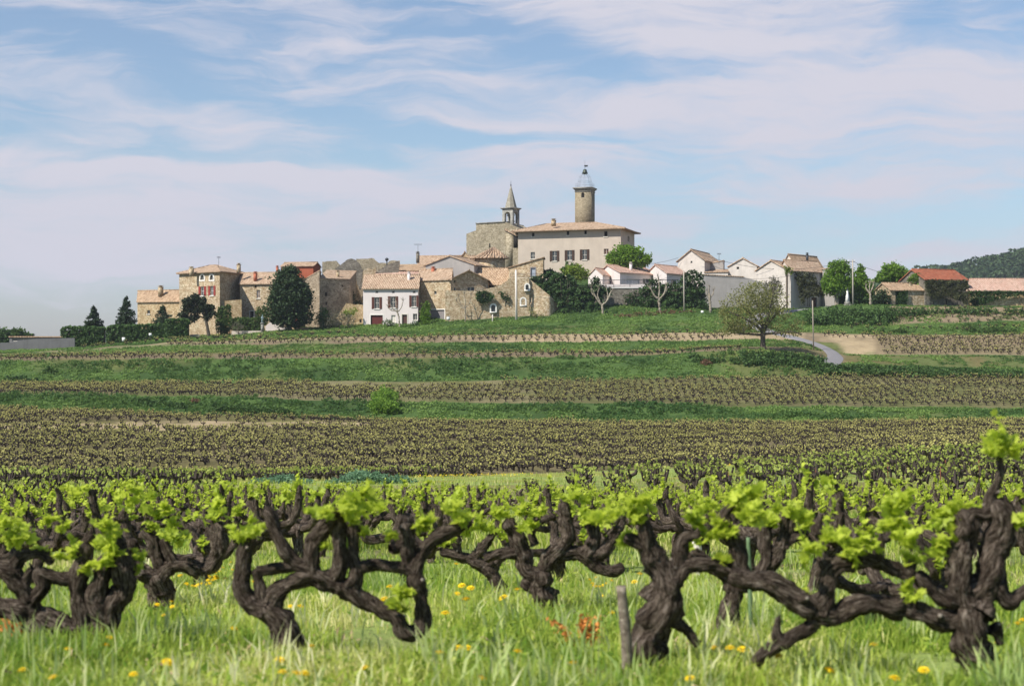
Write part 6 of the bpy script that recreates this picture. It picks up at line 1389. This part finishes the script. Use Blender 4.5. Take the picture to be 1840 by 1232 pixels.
# ------------------------------------------------------------------ grass and flowers of the foreground
def blades(name,label,n,Ya,Yb,hlo,hhi,w0,mat,seed,fade=1.0,dens=None,lean=.45,clumps=0):
    r=np.random.default_rng(seed); u=r.random(n); Y=1/((1/Ya)*(1-u)+(1/Yb)*u) if fade==1 else Ya+(Yb-Ya)*u**fade
    px=np.where(r.random(n)<.80,r.uniform(-120,1960,n),r.uniform(-1000,2840,n)); X=(px-CX)/F*Y
    if clumps:
        k=r.integers(0,clumps,n); cpx=r.uniform(-260,2100,clumps); cu=r.random(clumps); cY=1/((1/Ya)*(1-cu)+(1/Yb)*cu)
        X=(cpx[k]-CX)/F*cY[k]+r.normal(0,.05,n); Y=cY[k]+r.normal(0,.05,n)
    nn=fbm(X*1.4,Y*1.4,3); keep=nn>r.uniform(.28,.52,n) if dens is None else r.random(n)<dens(X,Y)
    X,Y,nn=X[keep],Y[keep],nn[keep]; n=len(X); Z=gz(X,Y)-.01
    h=r.uniform(hlo,hhi,n)*(.55+.9*nn); w=w0*r.uniform(.6,1.4,n); a=r.random(n)*6.28; ln=r.uniform(.05,lean*2,n)*h; b=r.random(n)*6.28
    dx,dy=np.cos(a)*w,np.sin(a)*w; lx,ly=np.cos(b)*ln,np.sin(b)*ln
    B=np.stack([X,Y,Z],1); D=np.stack([dx,dy,0*dx],1); Lh=np.stack([lx,ly,h],1); Lm=np.stack([lx*.3,ly*.3,h*.58],1); Lt=np.stack([lx,ly,h*(1-.25*ln/h)],1)
    v=np.stack([B-D,B+D,B+Lm-D*.8,B+Lm+D*.8,B+Lt],1).reshape(-1,3); i=np.arange(n)*5
    f3=np.concatenate([np.stack([i,i+1,i+3],1),np.stack([i,i+3,i+2],1),np.stack([i+2,i+3,i+4],1)])
    t=np.clip(r.normal(.42,.22,n)+(fbm(X*.9+9,Y*.9,4)-.5)*1.5,0,1)
    mb=MB(); mb.add(v,f3=f3,t=np.repeat(t,5)); o=mb.obj(name,M[mat]); tag(o,label,'grass',kind='stuff'); return o
blades('meadow_grass','bright green meadow grass growing between the foreground vines',165000,4.6,22,.035,.16,.0056,'gr_near',401)
blades('tall_grass','long pale grass stalks and leaves standing above the foreground meadow',6000,5.2,20,.12,.28,.0065,'gr_straw',402,clumps=900,lean=.3)
blades('verge_grass','grass between the farther rows of the near vineyard and on the field edge',75000,20,96,.10,.30,.012,'gr_near',403)
def tufts():
    r=np.random.default_rng(404); mb=MB(); N=150000
    Y=r.uniform(168,270,N); px=r.uniform(-280,2140,N); X=(px-CX)/F*Y; pxx,ky,kz,s=seg_of(X,Y)
    grassy=np.isin(s,[3,5,7,9,10,11])|((s==6)&(px>1520)&(fbm(X*.3,Y*.3)>.5)); road=np.zeros(N,bool)
    ctr,_=smooth_path([Vector(((p-CX)/F*q,q,0)) for p,q in ROADP],1,1.0)
    for c in ctr: road|=((X-c[0])**2+(Y-c[1])**2)<1.75**2
    sand=(Y>222.5)&(Y<239.5)&(px>1470); keep=grassy&~road&~sand&(fbm(X*.5,Y*.5,3)>.36)
    tr=np.interp(px,[90,170,215,255,300,380],[226,229,233,236,237.5,238]); keep&=~((px>90)&(px<640)&(np.abs(Y-tr)<.9))
    X,Y=X[keep],Y[keep]; n=len(X); Z=gz(X,Y); big=fbm(X*.16+3,Y*.16,4); p=np.stack([X,Y,Z],1)
    br=np.clip((fbm(X*.10+20,Y*.26,4)-.50)/.12,0,1)*np.isin(s[keep],[3,5])   # low brambles among the grass
    for k in range(5):
        q=p+np.stack([r.normal(0,.14,n),r.normal(0,.14,n),r.uniform(.02,.22,n)*(.6+1.6*np.clip(big-.35,0,1)+2.2*br*fbm(X*.5,Y*.5,2))],1)
        cards(mb,q,r.uniform(.08,.2,n)*(1+.15*br),r,.55,np.clip(((big-.5)*2.6+.58)*(1-.78*br)+r.normal(0,.13,n),0,1),.2)
    tag(mb.obj('bank_grass',M['gr_bank']),'rough green grass and weeds on the banks between the vine terraces','grass',kind='stuff')
tufts()
def weeds():
    r=np.random.default_rng(407); n=9000; u=r.random(n); Y=1/((1/4.8)*(1-u)+(1/18)*u); X=(r.uniform(-260,2100,n)-CX)/F*Y; k=fbm(X*1.1+30,Y*1.1,3)>.5; X,Y=X[k],Y[k]; n=len(X)
    c=np.stack([X,Y,gz(X,Y)+r.uniform(.01,.10,n)],1); mb=MB(); cards(mb,c,r.uniform(.012,.034,n),r,.5,r.uniform(.0,.55,n),.5)
    tag(mb.obj('meadow_weeds',M['gr_near']),'broad-leaved green weeds low in the foreground grass','weeds',kind='stuff')
    n=2600; u=r.random(n); Y=1/((1/4.8)*(1-u)+(1/18)*u); X=(r.uniform(-260,2100,n)-CX)/F*Y; k=fbm(X*1.3+70,Y*1.3,3)>.54; X,Y=X[k],Y[k]; n=len(X)
    c=np.stack([X,Y,gz(X,Y)+r.uniform(.01,.07,n)],1); mb=MB(); cards(mb,c,r.uniform(.01,.035,n),r,.3,None,.3)
    tag(mb.obj('dry_litter',M['lf_litter']),'dry brown leaves and stalks low in the foreground grass','dry leaves',kind='stuff')
weeds()
def flowers():
    r=np.random.default_rng(405); mb=MB()
    n=14   # a flat many-petalled head, domed
    for ring,(rad,z,m,ln) in enumerate(((.0,.012,10,.016),(.006,.009,14,.021),(.010,.004,16,.022))):
        for k in range(m):
            a=2*math.pi*(k+ring*.37)/m+r.normal(0,.05); d=np.array([math.cos(a),math.sin(a),0]); sdv=np.array([-d[1],d[0],0])*.0042
            b=d*rad+np.array([0,0,z]); tip=b+d*ln+np.array([0,0,.006-ring*.004]); mid=b+d*ln*.6+np.array([0,0,.004])
            mb.add([b,mid-sdv,tip,mid+sdv],f4=[(0,1,2,3)])
    tube(mb,[(0,0,-.004),(0,0,.008)],[.008,.011],8); head=mb.mesh('dandelion_head',M['petal'],tint=False)
    sb=MB(); tube(sb,[(0,0,-.14),(.006,0,-.07),(0,0,0)],.0022,5); stem=sb.mesh('dandelion_stem',M['stem'],tint=False)
    big=[(122,1172),(190,1165),(197,1150),(503,1186),(522,1086),(540,1086),(560,1166),(508,1214),(532,1216),(547,1216),(701,1110),(822,1165),(839,1164),(790,1174),(866,1213),(1100,1100),(1245,1160),(1283,1171),(1312,1171),(1334,1173),(1397,1181),(1660,1199),(1607,1213),(1838,1114),(1829,1119),(40,1200),(96,1216),(1745,1180),(1570,1160),(1490,1200),(1030,1190),(930,1168),(420,1130),(300,1190),(655,1205),(760,1130),(1240,1215),(1420,1150),(240,1218),(1795,1150)]
    mid=[(820,1013),(830,1050),(846,1055),(838,1080),(822,1065),(700,1050),(690,1075),(1150,1030),(1100,1038),(1140,1045),(930,1055),(905,1080),(800,1100)]
    dense=[(r.normal(378,28),r.normal(1036,14)) for _ in range(52)]+[(r.normal(1076,10),r.normal(1045,14)) for _ in range(14)]+[(r.normal(300,30),r.normal(1075,16)) for _ in range(8)]
    for pts,lab,grp,sc0 in((big,'bright yellow dandelion in the grass at the feet of the foreground vines','dandelions at the feet of the foreground vines',.74),(mid,'yellow flower in the grass between the foreground and the second row of vines','yellow flowers between the first two rows',.95),(dense,'small yellow flower in the dense yellow patches between the vine trunks','flowers of the dense yellow patches',.62)):
        for (px,py) in pts:
            x,y=near_ground(px,py,.14*sc0); 
            if y>19 or y<5: continue
            e=empty('dandelion',(x,y,g1(x,y)+.14*sc0),r.random()*6.28,lab,'flower',grp); e.scale=(sc0*r.uniform(.85,1.2),)*3; e.rotation_euler=(r.normal(0,.22),r.normal(0,.22),r.random()*6.28)
            link('flower_head',head,e); link('stem',stem,e)
flowers()
def dry_weed(label,px,py,n,seed,w=.10,h=.16):
    r=np.random.default_rng(seed); x,y=near_ground(px,py+18); o=Vector((x,y,g1(x,y))); e=empty('dock_weed',o,0,label,'weed'); mb=MB(); sb=MB()
    for k in range(7):
        d=np.array([r.normal(0,w),r.normal(0,w*.6),h*r.uniform(.7,1.2)]); tube(sb,[(0,0,-.05),d*.5,d],[.004,.003,.002],4)
        c=d*r.uniform(.45,1.05,(n//7,1))+r.normal(0,.014,(n//7,3)); cards(mb,c,r.uniform(.008,.02,n//7),r,.6)
    mb.obj('leaves',M['weed_rust'],e); sb.obj('stem',M['rust'],e,tint=False)
dry_weed('rust-orange weed in the grass left of the grey post',1062,1152,260,61)
dry_weed('small rust-orange weed under the leftmost foreground vine',36,1135,220,62,.06,.12)
# thin yellow bloom strip at the edge of the big vineyard
def strip():
    r=np.random.default_rng(406); n=800; px=np.concatenate([r.uniform(730,960,n),r.uniform(1150,1640,n)]); Y=np.concatenate([r.uniform(74,90,n),np.interp(px[n:],COL,KY[2])-r.uniform(.5,5.5,n)]); X=(px-CX)/F*Y; Z=gz(X,Y)+r.uniform(.08,.2,len(X)); k=fbm(X*.4,Y*.4,3)>.57; mb=MB()
    cards(mb,np.stack([X,Y,Z],1)[k],.035,r,.9); tag(mb.obj('yellow_wildflowers',M['petal_small']),'thin drift of yellow wildflowers along the edge of the big vineyard','flowers',kind='stuff')
strip()
# ------------------------------------------------------------------ the air between here and the far hill
def haze():
    m=bpy.data.materials.new('thin_spring_haze'); m.use_nodes=True; nt=m.node_tree; nt.nodes.clear(); b=NT(nt)
    v=b.n('ShaderNodeVolumePrincipled'); v.inputs['Color'].default_value=(.80,.86,.95,1); v.inputs['Density'].default_value=HAZE; v.inputs['Anisotropy'].default_value=.2
    o=b.n('ShaderNodeOutputMaterial'); b.l(v.outputs[0],o.inputs['Volume'])
    mb=MB(); mb.box((-2500,-60,-40),(2500,1900,150)); ob=mb.obj('haze',m,tint=False); tag(ob,'thin pale haze over the valley and hill','haze',kind='stuff')
HAZE=.00013
haze()
